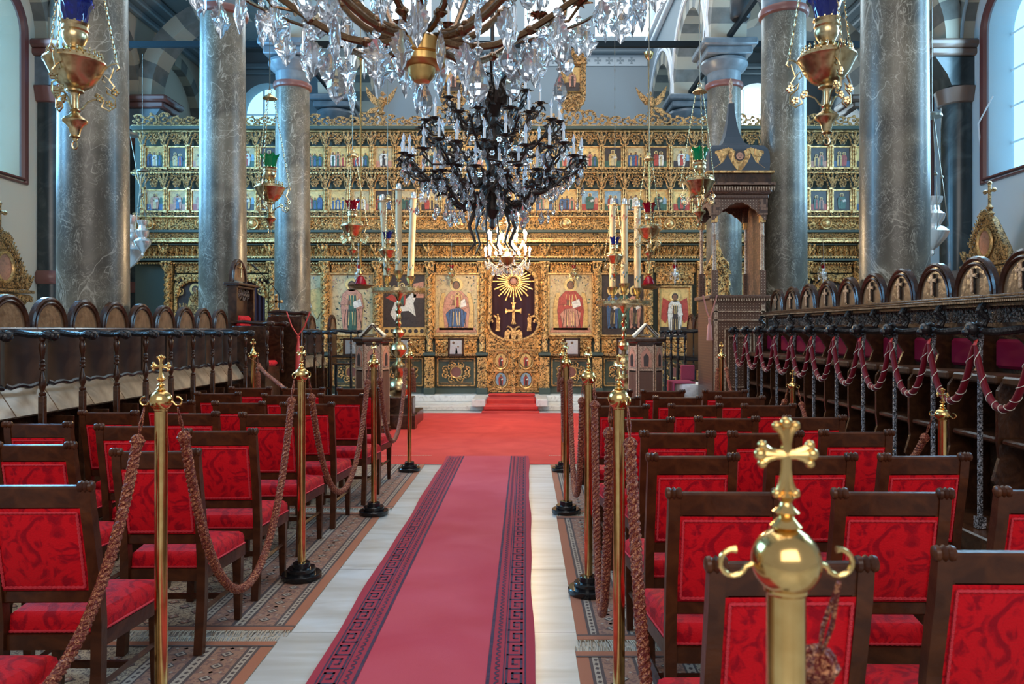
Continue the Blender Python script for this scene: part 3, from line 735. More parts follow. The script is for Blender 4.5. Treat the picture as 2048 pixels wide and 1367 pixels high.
    for s in (-1, 1):
        b = MB(); x, y = s*(wf-0.025), y1-0.025
        V = [(x+a*r, y+c*r, z) for z, r in ((0.345, 0.024), (0.0, 0.016)) for a, c in ((-1, -1), (1, -1), (1, 1), (-1, 1))]
        b.add(V, [(0, 1, 2, 3), (4, 7, 6, 5)]+[(k, (k+1) % 4, 4+(k+1) % 4, 4+k) for k in range(4)]); b.build('front_leg', 'chairwood', t)
        b = MB(); xa = s*(W-0.022)
        b.tube([(xa, 0.02, 0.20), (x, y, 0.20)], 0.014, 4); b.build('side_stretcher', 'chairwood', t)
    b = MB(); b.box((0, 0.24, 0.20), (0.40, 0.02, 0.026)); b.build('cross_stretcher', 'chairwood', t)
    return t
chair0 = make_chair(); used = False
rdc = random.Random(5)
LF = {'A': [(-1.84, 2.06), (-1.85, 2.84), (-1.79, 3.64), (-1.78, 4.38), (-1.78, 5.24), (-1.734, 5.98), (-1.66, 6.8), (-1.675, 7.55)],
      'B': [(-2.55, 3.05), (-2.52, 3.85), (-2.41, 4.59), (-2.37, 5.3), (-2.31, 6.06), (-2.17, 6.8), (-2.23, 7.56)],
      'C': [(-3.05, 4.7), (-2.97, 5.36), (-2.92, 6.15), (-2.85, 6.97), (-2.79, 7.63)]}
RF = {'A': [(0.671, 1.90), (0.73, 2.72), (0.78, 3.5), (0.87, 4.28), (0.77, 4.95), (0.75, 5.82), (0.79, 6.55), (0.82, 7.25)],
      'B': [(1.30, 1.99), (1.33, 2.72), (1.33, 3.5), (1.37, 4.28), (1.345, 5.0), (1.33, 5.86), (1.33, 6.55), (1.33, 7.25)],
      'C': [(1.94, 2.75), (1.86, 3.5), (1.91, 4.33), (1.95, 5.06), (1.90, 5.86), (1.88, 6.55), (1.93, 7.25)]}
fn = {'A': 'aisle-side file', 'B': 'middle file', 'C': 'stall-side file'}
for side, D in (('left', LF), ('right', RF)):
    for f, L in D.items():
        for i, (x, yt) in enumerate(L):
            lab = 'red velvet chair, %s of aisle, %s, %s from the camera' % (side, fn[f], ORD[i])
            loc = (x, yt+0.045, 0.010 if x > -1.3 or True else 0); rz = rdc.uniform(-0.03, 0.03)
            g = 'red velvet chairs %s of the aisle' % side
            if not used:
                chair0.location = loc; chair0.rotation_euler = (0, 0, rz); tag(chair0, lab, 'chair', g); used = True
            else: dup(chair0, loc, rz, lab, g)

# ---------------------------------------------------------------- rope barriers
def make_post(hooks='xx'):
    t = empty('rope_post', (0, 0, 0))
    b = MB(); b.lathe([(0.0, 0), (0.122, 0), (0.126, 0.006), (0.126, 0.030), (0.12, 0.036), (0.088, 0.037), (0.088, 0.064), (0.084, 0.068), (0.056, 0.069), (0.054, 0.098), (0.05, 0.102), (0.03, 0.103)], 40); b.build('base', 'blackbase', t)
    b = MB(); b.lathe([(0.0245, 0.10), (0.0245, 1.262), (0.028, 1.266), (0.028, 1.272), (0.02, 1.274)], 28); b.build('pole', 'brass', t)
    b = MB(); b.ball((0, 0, 1.304), 0.044, n=32, k=20)
    b.lathe([(0.014, 1.345), (0.020, 1.350), (0.014, 1.356), (0.009, 1.362), (0.017, 1.368), (0.009, 1.375), (0.007, 1.380), (0.013, 1.388), (0.006, 1.394)], 20)
    fin = b.build('ball_finial', 'brass', t)
    b = MB(); cz = 1.442
    for dx, dz, L in ((0, 1, 0.036), (0, -1, 0.050), (1, 0, 0.030), (-1, 0, 0.030)):
        for s in (-1, 1):
            P = [(dx*k*L + s*dz*w_, 0, cz+dz*k*L + s*dx*w_) for k, w_ in ((0, 0.0015), (0.4, 0.002), (0.75, 0.005), (1.0, 0.0105))]
            b.tube(P, [0.0055, 0.005, 0.0048, 0.005], 8)
            b.ball((dx*L*1.02+s*dz*0.012, 0, cz+dz*L*1.02+s*dx*0.012), 0.0065, n=8, k=6)
        b.ball((dx*L*1.12, 0, cz+dz*L*1.12), 0.0085, n=10, k=6)
        b.tube([(0, 0, cz), (dx*L*1.1, 0, cz+dz*L*1.1)], 0.0055, 8)
    b.build('cross', 'brass', fin)
    for s in (-1, 1):
        b = MB(); b.tube([(s*0.043, 0, 1.300)]+[(s*(0.068+0.017*math.cos(a)), 0, 1.302+0.017*math.sin(a)) for a in [PI+0.3+i*0.42 for i in range(12)]], [0.0035]*12+[0.005], 8)
        b.build('hook', 'brass', fin)
    return t
post0 = make_post()
PT = {}; HK = {}
posts = [('S0', -1.62, 1.55, 1, 'gold rope post with cross, just outside the left chairs nearest the camera'),
 ('S1', -1.48, 3.05, 1.0, 'tall gold rope post with cross, nearest one left of the aisle'),
 ('S2', -1.436, 4.82, 1, 'tall gold rope post with cross, second left of the aisle, black tiered base visible'),
 ('S3', -1.31, 6.5, 1, 'gold rope post with cross, third left of the aisle beside the last chairs'),
 ('S4', -1.31, 8.5, 1, 'gold rope post at the far left corner of the aisle, tassel hanging from it'),
 ('S5', -3.17, 8.75, 1, 'gold rope post standing by the far left stalls, dark tassel beside it'),
 ('T1', 0.336, 0.965, 0.992, 'large blurred gold rope post with cross in the near right foreground'),
 ('T2', 0.391, 3.12, 1, 'gold rope post with thick rope on it, second right of the aisle'),
 ('T3', 0.385, 4.55, 1, 'gold rope post with black tiered base, third right of the aisle'),
 ('T4', 0.36, 6.55, 1, 'gold rope post, fourth right of the aisle, beside the sixth chair row'),
 ('T5', 0.43, 8.5, 1, 'gold rope post at the far right corner of the aisle'),
 ('T6', 2.45, 4.4, 0.84, 'short gold rope post between the right chairs and the stalls, nearer one'),
 ('T7', 2.50, 7.0, 0.82, 'short gold rope post between the right chairs and the stalls, farther one'),
 ('T8', 2.46, 9.4, 0.97, 'gold rope post in front of the inlaid canopy throne')]
for i, (k, x, y, s, lab) in enumerate(posts):
    if i == 0: o = post0; o.location = (x, y, 0.01); tag(o, lab, 'rope post', 'gold rope posts')
    else: o = dup(post0, (x, y, 0.01), 0, lab, 'gold rope posts', (1, 1, s) if s != 1 else None)
    if s != 1: o.scale = (1, 1, s)
    PT[k] = Vector((x, y, 1.304*s)); ang = 0 if k in ('S0', 'S1', 'T1') else (1.13 if k[0] == 'S' else 2.0); o.rotation_euler = (0, 0, ang); HK[k] = Vector((math.cos(ang), math.sin(ang), 0))*0.068
post0['category'] = 'rope post'
def knot(b, c, r=0.024):
    b.ball(c, r, n=14, k=9, sz=1.05)
    for a in range(3):
        q = a*PI/3; b.tube([(c[0]+r*1.02*math.cos(t)*math.cos(q), c[1]+r*1.02*math.cos(t)*math.sin(q), c[2]+r*1.05*math.sin(t)) for t in [2*PI*i/14 for i in range(14)]], 0.005, 5, closed=True)
    b.tube([(c[0]+r*1.04*math.cos(t), c[1]+r*1.04*math.sin(t), c[2]) for t in [2*PI*i/14 for i in range(14)]], 0.006, 5, closed=True)
def braid(b, P, r, pitch=0.075, n=6, res=0.009):
    P = [Vector(p) for p in P]; Q = [P[0]]
    for a, c in zip(P, P[1:]):
        k = max(1, int((c-a).length/res)); Q += [a.lerp(c, i/k) for i in range(1, k+1)]
    s = 0; up = Vector((1, 0, 0.01)); paths = [[], [], []]
    for i, p in enumerate(Q):
        if i: s += (p-Q[i-1]).length
        t = (Q[min(i+1, len(Q)-1)]-Q[max(i-1, 0)]).normalized(); u = (up-t*up.dot(t)).normalized(); v = t.cross(u)
        for k in range(3):
            a = 2*PI*(s/pitch+k/3); paths[k].append(p+u*math.cos(a)*r*0.58+v*math.sin(a)*r*0.58)
    for q in paths: b.tube(q, r*0.52, n)
def rope(A, B, sagz, label, sa=1, sb=-1, drop=0.13, r=0.021, ta=0.035, group='burgundy barrier ropes'):
    """rope hung from hook of post A to hook of post B"""
    pa = PT[A]+HK[A]*sa+Vector((0, 0, -0.018)); pb = PT[B]+HK[B]*sb+Vector((0, 0, -0.018)); o = empty('barrier_rope', tuple(pa), label, 'rope', group)
    d = (pb-pa); ka = Vector((d.x*0.03, d.y*0.035, -drop)); kb = d+Vector((-d.x*0.03, -d.y*0.035, -drop))
    for k, e in ((Vector((0, 0, 0)), ka), (d, kb)):
        b = MB(); b.tube([k, k.lerp(e, .5)+Vector((-0.006, 0, 0)), e, k.lerp(e, .5)+Vector((0.006, 0, 0)), k], 0.0035, 5); b.build('hanging_cord', 'ropestrand', o)
    b = MB(); knot(b, tuple(ka)); b.build('knot', 'ropestrand', o); b = MB(); knot(b, tuple(kb)); b.build('knot', 'ropestrand', o)
    sag = sagz-pa.z; P = []
    n = 22; zs = (ka.z+kb.z)/2
    for i in range(n+1):
        t = i/n; u = 2*t-1; c = (math.cosh(1.9*u)-1)/(math.cosh(1.9)-1)
        p = ka.lerp(kb, t); p.z = sag+(p.z-sag)*c; P.append(p)
    b = MB(); braid(b, P, r); b.build('braid', 'ropestrand', o)
    return o
rope('S0', 'S1', 0.42, 'twisted burgundy rope running from the nearest left post towards the camera', 1, -1)
rope('S1', 'S2', 0.28, 'twisted burgundy rope sagging between the first and second left posts')
rope('S2', 'S3', 0.39, 'twisted burgundy rope sagging between the second and third left posts')
rope('S3', 'S4', 0.50, 'twisted burgundy rope sagging between the third and farthest left posts')
rope('T1', 'T2', 0.10, 'thick copper red twisted rope hanging down the second right post towards the camera', 1, -1, 0.14, 0.023)
rope('T2', 'T3', 0.17, 'twisted burgundy rope sagging low between the second and third right posts', 1, -1)
rope('T3', 'T4', 0.40, 'twisted burgundy rope sagging between the third and fourth right posts', 1, -1)
rope('T4', 'T5', 0.50, 'twisted burgundy rope sagging between the fourth and farthest right posts', 1, -1)
rope('T6', 'T7', 0.45, 'twisted rope behind the right chairs, between the two short posts', 1, -1)
rope('T7', 'T8', 0.55, 'twisted rope behind the far right chairs, ending at the post by the throne', 1, -1)
def tassel(loc, label, col='ropestrand', L=0.26, r=0.03, cord=0.12, name='rope_tassel'):
    o = empty(name, loc, label, 'tassel', None)
    b = MB(); b.tube([(0, 0, 0), (0.004, 0, -cord/2), (0, 0, -cord)], 0.004, 5); b.build('cord', col, o)
    b = MB(); b.ball((0, 0, -cord-0.02), 0.024, n=12, k=8); b.build('knot', col, o)
    b = MB(); b.lathe([(0.014, -cord-0.04), (r*.8, -cord-0.06), (r, -cord-0.1), (r*1.1, -cord-L), (r*.3, -cord-L)], 18)
    for k in range(18):
        a = 2*PI*k/18; b.tube([(r*.75*math.cos(a), r*.75*math.sin(a), -cord-0.06), (r*math.cos(a), r*math.sin(a), -cord-0.1), (r*1.15*math.cos(a), r*1.15*math.sin(a), -cord-L-0.01)], 0.004, 4)
    b.build('fringe', col, o); return o
tassel(tuple(PT['S4']+HK['S4']+Vector((0, 0, -0.018))), 'burgundy rope tassel hanging at the far left corner of the aisle')
tassel(tuple(PT['T5']+HK['T5']+Vector((0, 0, -0.018))), 'burgundy rope tassel hanging at the far right corner of the aisle')
tassel(tuple(PT['S5']+HK['S5']+Vector((0, 0, -0.018))), 'dark red rope tassel by the post near the left stalls', L=0.32)
tassel(tuple(PT['T8']+HK['T8']+Vector((0, 0, -0.018))), 'burgundy rope tassel by the post before the canopy throne', L=0.32)
o = empty('barrier_rope', tuple(PT['S5']), 'short twisted rope slanting down from the post by the far left stalls', 'rope', 'burgundy barrier ropes')
b = MB(); P = [Vector((0.07, -0.02, -0.12)), Vector((0.30, -0.40, -0.20)), Vector((0.60, -0.72, -0.33)), Vector((0.70, -0.74, -0.8)), Vector((0.72, -0.72, -1.28))]; braid(b, P, 0.021); b.build('braid', 'ropestrand', o)
b = MB(); knot(b, (0.07, -0.02, -0.11)); b.tube([tuple(-HK['S5']+Vector((0,0,-.018))), (0.07, -0.02, -0.1)], 0.004, 5); b.build('knot', 'ropestrand', o)

# ---------------------------------------------------------------- choir stalls
# each stall is built facing +x of its own frame (seat opening towards +x), width along y
def turned(b, x, y, z0, z1, r=0.022, m=0):
    h = z1-z0; pr = [(0.9, 0), (1.1, .02), (1.1, .05), (.6, .07), (.6, .09), (1.0, .14), (1.15, .2), (.9, .3), (.55, .38), (.5, .42), (1.0, .44), (1.0, .47), (.6, .49), (1.05, .53), (.6, .57), (1.0, .59), (.5, .62), (.55, .66), (.9, .74), (1.15, .82), (1.0, .88), (.6, .92), (1.1, .95), (1.1, 1)]
    b.lathe([(r*p, z0+h*q) for p, q in pr], 10, (x, y, 0), m)
def arch_crest(b, y, w, z0, h, x, N=14, m=0, mp_=1):
    r = w/2
    P = lambda rr, hh, xx: [(xx, y+rr*math.cos(PI-PI*i/N), z0+hh*math.sin(PI*i/N)) for i in range(N+1)]
    b.tube([(x, y-r*.94, z0-0.02)]+P(r*.94, h*.95, x)+[(x, y+r*.94, z0-0.02)], 0.020, 6, m)
    b.tube([(x+0.012, y-r*.82, z0-0.02)]+P(r*.82, h*.82, x+0.012)+[(x+0.012, y+r*.82, z0-0.02)], 0.012, 6, m)
    b.tube([(x-0.02, y-r*.94, z0-0.02)]+P(r*.94, h*.95, x-0.02)+[(x-0.02, y+r*.94, z0-0.02)], 0.020, 6, m)
    b.prism([(y+r*.9*math.cos(PI-PI*i/N), z0+h*.92*math.sin(PI*i/N)) for i in range(N+1)], x-0.02, x+0.004, mp_, plane='yz')
def arm(b, x0, x1, y, z, m=0, lion=False):
    n = 12; P = []; R = []
    for i in range(n+1):
        t = i/n; x = x0+(x1-x0)*t
        P.append((x, y+0.012*math.sin(t*PI*1.5), z+0.012*math.sin(t*2*PI)-(0.02 if t > .95 else 0))); R.append(0.017+0.009*math.sin(t*PI)+(0.014 if t > .85 else 0))
    b.tube(P, R, 8, m, flat=1.1)
    s = 1 if x1 > x0 else -1
    if lion:
        b.ball((x1+s*0.01, y, z+0.01), 0.042, m, 10, 7); b.ball((x1+s*0.045, y, z-0.012), 0.026, m, 8, 6)
        for q in (-1, 1): b.ball((x1-s*0.005, y+q*0.028, z+0.04), 0.012, m, 6, 4)
        for k in range(7): a = k*0.9; b.ball((x1-s*0.03, y+0.042*math.cos(a), z+0.042*math.sin(a)), 0.016, m, 6, 4)
        b.tube([(x1+s*0.03, y, z-0.03), (x1+s*0.0, y, z-0.055), (x1-s*0.06, y, z-0.03)], 0.016, 6, m)
    else:
        b.ball((x1, y, z-0.016), 0.040, m, 10, 7)
        for q in (-1, 0, 1): b.tube([(x1-s*.01, y+q*0.018, z+0.016), (x1+s*0.028, y+q*0.02, z+0.0), (x1+s*0.026, y+q*0.018, z-0.035)], 0.011, 6, m)
SW = 0.498
def make_left_stall():
    t = empty('choir_stall', (0, 0, 0)); H = SW/2
    b = MB(); arch_crest(b, 0, SW-0.03, 1.625, 0.245, 0.0, m=0, mp_=1); b.build('arched_crest', ['wood', 'woodlight'], t)
    b = MB(); b.box((0.02, 0, 1.606), (0.09, SW, 0.03), 0, ch=0.008); b.box((0.05, 0, 1.585), (0.10, SW, 0.02), 0, ch=0.006); b.build('crest_ledge', 'ledgewood', t)
    b = MB(); N = 8; V = []; F = []
    for i in range(N+1):
        a = PI*i/N; yy = -H*.93*math.cos(a); xx = 0.13-0.13*math.sin(a)
        V += [(xx, yy, 1.17), (xx, yy, 1.575)]
    for i in range(N): F.append((2*i, 2*i+2, 2*i+3, 2*i+1))
    b.add(V, F, 0, True); b.build('back_panel', 'panelwood', t)
    b = MB(); arm(b, 0.06, 0.50, -H, 1.575); b.build('armrest', 'blackwood', t)
    b = MB(); turned(b, 0.42, -H, 1.12, 1.55); b.box((0.42, -H, 0.74), (0.042, 0.042, 0.76), 0, ch=0.004); b.build('front_post', 'wood', t)
    b = MB(); b.tube([(0.13, -H+0.03, 1.19)]+[(0.16, y_, 1.165+0.02*abs(math.sin(y_*14))) for y_ in np.linspace(-H+.05, H-.05, 12)]+[(0.13, H-0.03, 1.19)], 0.018, 6); b.build('seat_rail', 'blackwood', t)
    b = MB(); b.add([(0.10, -H+0.006, 1.16), (0.10, H-0.006, 1.16), (0.23, H-0.006, 0.965), (0.23, -H+0.006, 0.965), (0.08, -H+0.006, 1.15), (0.08, H-0.006, 1.15), (0.21, H-0.006, 0.95), (0.21, -H+0.006, 0.95)],
        [(0, 1, 2, 3), (7, 6, 5, 4), (0, 4, 5, 1), (2, 6, 7, 3), (0, 3, 7, 4), (1, 5, 6, 2)]); b.build('tipped_seat', 'seatwood', t)
    b = MB(); b.box((0.02, 0, 0.75), (0.03, SW, 0.8)); b.box((0.18, -H, 0.64), (0.34, 0.022, 0.56)); b.box((0.20, -H, 0.55), (0.44, 0.03, 0.03), 0)
    b.build('partition', 'wood', t); return t
s0 = make_left_stall(); XLB = -3.95
ymk = [5.735+SW*k for k in range(-2, 9)]
for i, y in enumerate(ymk):
    lab = 'choir stall with plain arched crest, left row, %s from the camera' % ORD[i]
    if i == 0: s0.location = (XLB, y, 0); tag(s0, lab, 'choir stall', 'left choir stalls')
    else: dup(s0, (XLB, y, 0), 0, lab, 'left choir stalls')
s0['category'] = 'choir stall'
far = [11.76, 12.25, 12.85, 13.35, 13.9]
for i, y in enumerate(far):
    dup(s0, (XLB+0.0, y, 0), 0, 'choir stall past the high-backed stall in the left row, %s beyond it' % ORD[i], 'far left choir stalls')
# tall-backed stall with red cushion in the left row
t = empty('high_backed_stall', (XLB, 10.35, 0), 'tall dark stall with cross on its arched back and red cushion, left row', 'choir stall')
b = MB(); arch_crest(b, 0, 0.54, 2.28, 0.30, 0.0); b.tube([(0.03, 0, 2.33), (0.03, 0, 2.52)], 0.012, 5, 2); b.tube([(0.03, -0.05, 2.46), (0.03, 0.05, 2.46)], 0.012, 5, 2); b.build('arched_crest', ['wood', 'woodlight', 'gold'], t)
b = MB(); b.box((0.04, 0, 2.22), (0.22, 0.74, 0.035), 0, ch=0.01); b.box((0.03, 0, 2.185), (0.16, 0.66, 0.035), 0, ch=0.01); b.build('cornice', 'wood', t)
b = MB(); b.box((0.0, 0, 1.4), (0.05, 0.62, 1.56)); b.box((0.05, -0.31, 1.95), (0.10, 0.05, 0.5)); b.box((0.05, 0.31, 1.95), (0.10, 0.05, 0.5)); scroll = MB()
b.build('back_panel', 'wood', t)
b = MB(); b.X = T((0.03, 0, 0), PI/2); scroll_band(b, -0.27, 0.27, 2.02, 2.16, 0); b.build('carved_frieze', 'darkcarve', t)
b = MB()
for s in (-1, 1):
    b.box((0.26, s*0.31, 1.35), (0.46, 0.04, 0.62), 0, ch=0.01); arm(b, 0.02, 0.56, s*0.31, 1.70, 0)
b.box((0.25, 0, 0.8), (0.44, 0.6, 0.6), 0); turned(b, 0.50, -0.31, 1.0, 1.65); turned(b, 0.50, 0.31, 1.0, 1.65); b.build('arm_side', 'wood', t)
b = MB(); b.box((0.26, 0, 1.14), (0.40, 0.5, 0.08), 0, ch=0.03); b.box((0.06, 0, 1.55), (0.07, 0.46, 0.5), 0, ch=0.03); b.build('cushion', 'velvet', t)
# singer's desk with microphone, cord and red tassel
t = empty('reading_desk', (-3.5, 10.95, 0.0), 'dark carved reading desk end beside the high-backed left stall', 'reading desk')
b = MB(); b.box((0.0, 0, 1.09), (0.5, 0.06, 1.44), 0, ch=0.01); arm(b, -0.25, 0.30, 0, 1.86, 0); b.build('side_panel', 'wood', t)
b = MB(); b.box((0, 0.28, 1.85), (0.46, 0.5, 0.04), 0, ch=0.01); b.build('desk_top', 'wood', t)
m_ = empty('microphone', (-3.62, 11.05, 1.87), 'thin gooseneck microphone on the reading desk in front of the left doorway', 'microphone')
b = MB(); b.tube([(0, 0, 0), (0, 0, 0.25), (-0.08, 0, 0.36), (-0.32, 0, 0.62)], 0.006, 6); b.build('gooseneck', 'steel', m_); b = MB(); b.tube([(-0.32, 0, 0.62), (-0.40, 0, 0.70)], 0.016, 8); b.build('head', 'speaker', m_)
o = empty('red_tassel', (-3.28, 10.85, 1.60), 'bright red silk cord and tassel hung from the left reading desk', 'tassel')
b = MB(); b.tube([(-0.17, 0, 0.27), (-0.09, -0.01, 0.05), (0, -0.01, -0.08)], 0.010, 5); b.tube([(0.17, 0, 0.27), (0.09, -0.01, 0.05), (0, -0.01, -0.08)], 0.010, 5); b.build('cord', 'redsilk', o)
b = MB(); b.lathe([(0.0, -.07), (0.025, -0.09), (0.016, -0.14), (0.02, -0.2), (0.034, -0.24), (0.045, -0.62), (0, -0.62)], 14); b.build('fringe', 'redsilk', o)
o = empty('gilt_cross', (-3.55, 11.0, 1.87), 'small pale gilt cross standing on the left reading desk', 'cross')
b = MB(); b.box((-0.2, 0.3, 0.04), (0.10, 0.06, 0.06), 0, ch=0.01); b.box((-0.2, 0.3, 0.14), (0.035, 0.02, 0.2), 0); b.box((-0.2, 0.3, 0.16), (0.16, 0.02, 0.04), 0)
for dx, dz in ((-.08, .16), (.08, .16), (0, .25)): b.ball((-0.2+dx, 0.3, dz), 0.026, 0, 8, 5)
b.build('cross', 'gold', o)
# standing dark stalls at far left near the screen (free-standing pair)
def frame_stall(loc, label, grp, rz=0):
    t = empty('open_stall', loc, label, 'choir stall', grp, rz)
    b = MB()
    for sx in (0, 0.42):
        for sy in (-0.27, 0.27): turned(b, sx, sy, 1.0, 1.56, 0.02); b.box((sx, sy, 0.5), (0.045, 0.045, 1.0), 0, ch=0.005)
    b.build('leg', 'blackwood', t)
    b = MB(); 
    for sy in (-0.27, 0.27): arm(b, -0.05, 0.50, sy, 1.585); b.tube([(0, sy, 1.1), (0.42, sy, 1.1)], 0.014, 6)
    b.build('armrest', 'blackwood', t)
    b = MB(); b.box((0, 0, 1.25), (0.03, 0.5, 0.6)); arch_crest(b, 0, 0.5, 1.62, 0.28, 0); b.build('back_panel', ['wood', 'woodlight'], t)
    b = MB(); b.box((0.2, 0, 0.95), (0.4, 0.5, 0.03), 0, ch=0.01); b.build('seat', 'wood', t)
    return t
frame_stall((-3.72, 14.5, 0), 'open dark wood stall nearest the gilded screen at the end of the left row', None)
for i, y in enumerate((12.75, 13.35, 13.95)):
    frame_stall((3.08, y, 0), 'open black wood stall behind the canopy throne, %s of three' % ORD[i], 'open stalls behind the throne', PI)

SR = 0.54; XRB = 3.30
M['cushionred'] = mat('dark_crimson_cushion', (0.16, 0.002, 0.018), 0.7, Specular_IOR_Level=0.1)
def make_right_stall():
    t = empty('choir_stall', (0, 0, 0)); H = SR/2
    b = MB(); arch_crest(b, 0, SR-0.02, 1.85, 0.29, 0.0); b.build('arched_crest', ['wood', 'woodlight'], t)
    b = MB(); b.box((0.022, 0, 1.965), (0.016, 0.022, 0.17)); b.box((0.022, 0, 2.0), (0.016, 0.10, 0.022)); b.box((0.014, 0.006, 1.96), (0.012, 0.03, 0.19), 1); b.box((0.014, 0.006, 1.998), (0.012, 0.112, 0.034), 1); b.build('cross', ['inlaytrim', 'blackwood'], t)
    b = MB(); b.box((0.04, 0, 1.835), (0.14, SR, 0.022), 0, ch=0.006); b.box((0.06, 0, 1.815), (0.18, SR, 0.016), 0, ch=0.005); b.box((0.05, 0, 1.775), (0.10, SR, 0.02), 0)
    for k in range(27): b.box((0.148, -H+0.01+k*0.02, 1.798), (0.012, 0.009, 0.014), 1)
    b.build('cornice', ['wood', 'seatwood'], t)
    b = MB(); b.X = T((0.03, 0, 0), PI/2); b.box((0, 0.01, 1.71), (SR, 0.02, 0.11), 0); scroll_band(b, -H+0.05, H-0.05, 1.665, 1.755, -0.0, w=0.075, kinds=(0, 1, 3)); b.build('carved_frieze', 'darkcarve', t)
    b = MB(); b.tube([(0.10, -H, 1.79), (0.135, -H, 1.74), (0.08, -H, 1.68), (0.11, -H, 1.63)], [0.03, 0.026, 0.022, 0.026], 7); b.build('bracket', 'blackwood', t)
    b = MB(); arm(b, 0.02, 0.50, -H, 1.60, 0, True); b.build('lion_head_armrest', 'blackwood', t)
    b = MB(); b.lathe([(0.02, 0.38), (0.016, 0.45), (0.016, 1.5), (0.024, 1.56)], 8, (0.455, -H, 0)); b.box((0.455, -H, 0.40), (0.05, 0.05, 0.07)); b.build('front_post', 'carvedpost', t)
    b = MB(); b.prism([(0.0, 0.36), (0.36, 0.36), (0.29, 0.46), (0.30, 0.56), (0.38, 0.66), (0.34, 0.80), (0.35, 0.90), (0.35, 1.22), (0.31, 1.28), (0.16, 1.32), (0.12, 1.42), (0.18, 1.52), (0.24, 1.57), (0.0, 1.57)], -H-0.014, -H+0.014, plane='xz')
    b.build('partition', 'wood', t)
    b = MB(); b.box((0.01, 0, 1.1), (0.03, SR, 1.45)); b.build('back_panel', 'wood', t)
    b = MB(); b.box((0.045, 0, 1.44), (0.05, 0.40, 0.20), 0, ch=0.02); b.build('back_cushion', 'cushionred', t)
    b = MB(); b.box((0.19, 0, 1.285), (0.30, SR-0.06, 0.055), 0, ch=0.012); b.build('upper_ledge', 'panelwood', t)
    b = MB(); b.box((0.19, 0, 0.905), (0.30, SR-0.06, 0.04), 0, ch=0.012); b.box((0.05, 0, 0.6), (0.05, SR-0.06, 0.5)); b.build('seat', 'wood', t)
    return t
r0 = make_right_stall(); 
ymr = [4.96+SR*k for k in range(-1, 10)]
for i, y in enumerate(ymr):
    lab = 'stall with cross on arched crest, right row, %s from the camera' % ORD[i]
    if i == 0: r0.location = (XRB, y, 0); r0.rotation_euler = (0, 0, PI); tag(r0, lab, 'choir stall', 'right choir stalls')
    else: dup(r0, (XRB, y, 0), PI, lab, 'right choir stalls')
M['velvet2'] = mat('burgundy_velvet', (0.14, 0.003, 0.010), 0.5, Sheen_Weight=0.05, Specular_IOR_Level=0.2)
def make_swag():
    t = empty('rope_swag', (0, 0, 0)); P = []; n = 24
    for i in range(n+1):
        s = -1+2*i/n; P.append(Vector((-0.02, s*SR/2*.96, -0.05-0.37*(1-(math.cosh(2.0*s)-1)/(math.cosh(2.0)-1)))))
    b = MB(); b.tube(P, [0.010]+[0.019+0.004*math.cos((i-12)/12*PI/2) for i in range(1, n)]+[0.010], 10); b.build('velvet_tube', 'velvet2', t)
    Q = []
    for i in range(180):
        f = i/179*n; k = min(int(f), n-1); p = P[k].lerp(P[k+1], f-k); d = (P[k+1]-P[k]).normalized(); u = Vector((1, 0, 0)); v = d.cross(u)
        a = i/179*2*PI*9; Q.append(p+(u*math.cos(a)+v*math.sin(a))*0.0235)
    b = MB(); b.tube(Q, 0.0022, 4); b.build('gold_spiral_cord', 'paper', t)
    b = MB()
    for s in (-1, 1): b.tube([(0, s*SR/2, 0.0), (-0.02, s*SR/2*.98, -0.05)], 0.008, 6)
    b.build('tie', 'redsilk', t); return t
M['velvet2'] = mat('burgundy_velvet', (0.14, 0.003, 0.010), 0.5, Sheen_Weight=0.05, Specular_IOR_Level=0.2)
w0 = make_swag()
for i, y in enumerate(ymr):
    lab = 'burgundy velvet swag with gold spiral on the %s right stall from camera' % ORD[i]
    if i == 0: w0.location = (XRB-0.47, y, 1.555); tag(w0, lab, 'rope', 'swags on the right stalls')
    else: dup(w0, (XRB-0.47, y, 1.555), 0, lab, 'swags on the right stalls')

# ---------------------------------------------------------------- canopy throne on the right
M['dkwood2'] = M['wood']; M['domepaint'] = mat('dark_painted_dome', (0.040, 0.048, 0.060), 0.4); M['pink'] = mat('faded_pink_silk', (0.45, 0.17, 0.13), 0.6)
t = empty('canopy_throne', (2.95, 10.75, 0), 'tall inlaid wooden canopy throne with domed roof and painted winged head, right side', 'throne')
HW, HD = 0.37, 0.42     # half width (x), half depth (y)
b = MB(); b.box((0, 0, 1.02), (2*HW, 2*HD, 2.04), 0); 
b.build('body', 'inlay', t)
b = MB(); y = -HD-0.012
for x in (-HW+0.045, HW-0.045): b.box((x, y, 1.0), (0.05, 0.02, 1.9), 0)
for (xa, xb, za, zb) in ((-0.20, 0.20, 0.75, 1.62), (-0.15, 0.15, 0.82, 1.52)):
    for z in (za, zb): b.box(((xa+xb)/2, y, z), (xb-xa, 0.02, 0.018), 0)
    for x in (xa, xb): b.box((x, y, (za+zb)/2), (0.018, 0.02, zb-za), 0)
for z in (1.74, 1.86, 0.66, 0.5): b.box((0, y, z), (2*HW-.02, 0.02, 0.014), 0)
b.build('panel_moulding', 'inlaytrim', t)
b = MB(); b.box((0, 0, 2.06), (2*HW+0.1, 2*HD+0.1, 0.05), 0, ch=0.01)
for k in range(24): b.box((-HW-0.03+k*(2*HW+.06)/23, -HD-0.05, 2.02), (0.016, 0.02, 0.03), 1)
b.build('parapet_rail', ['inlay', 'inlaytrim'], t)
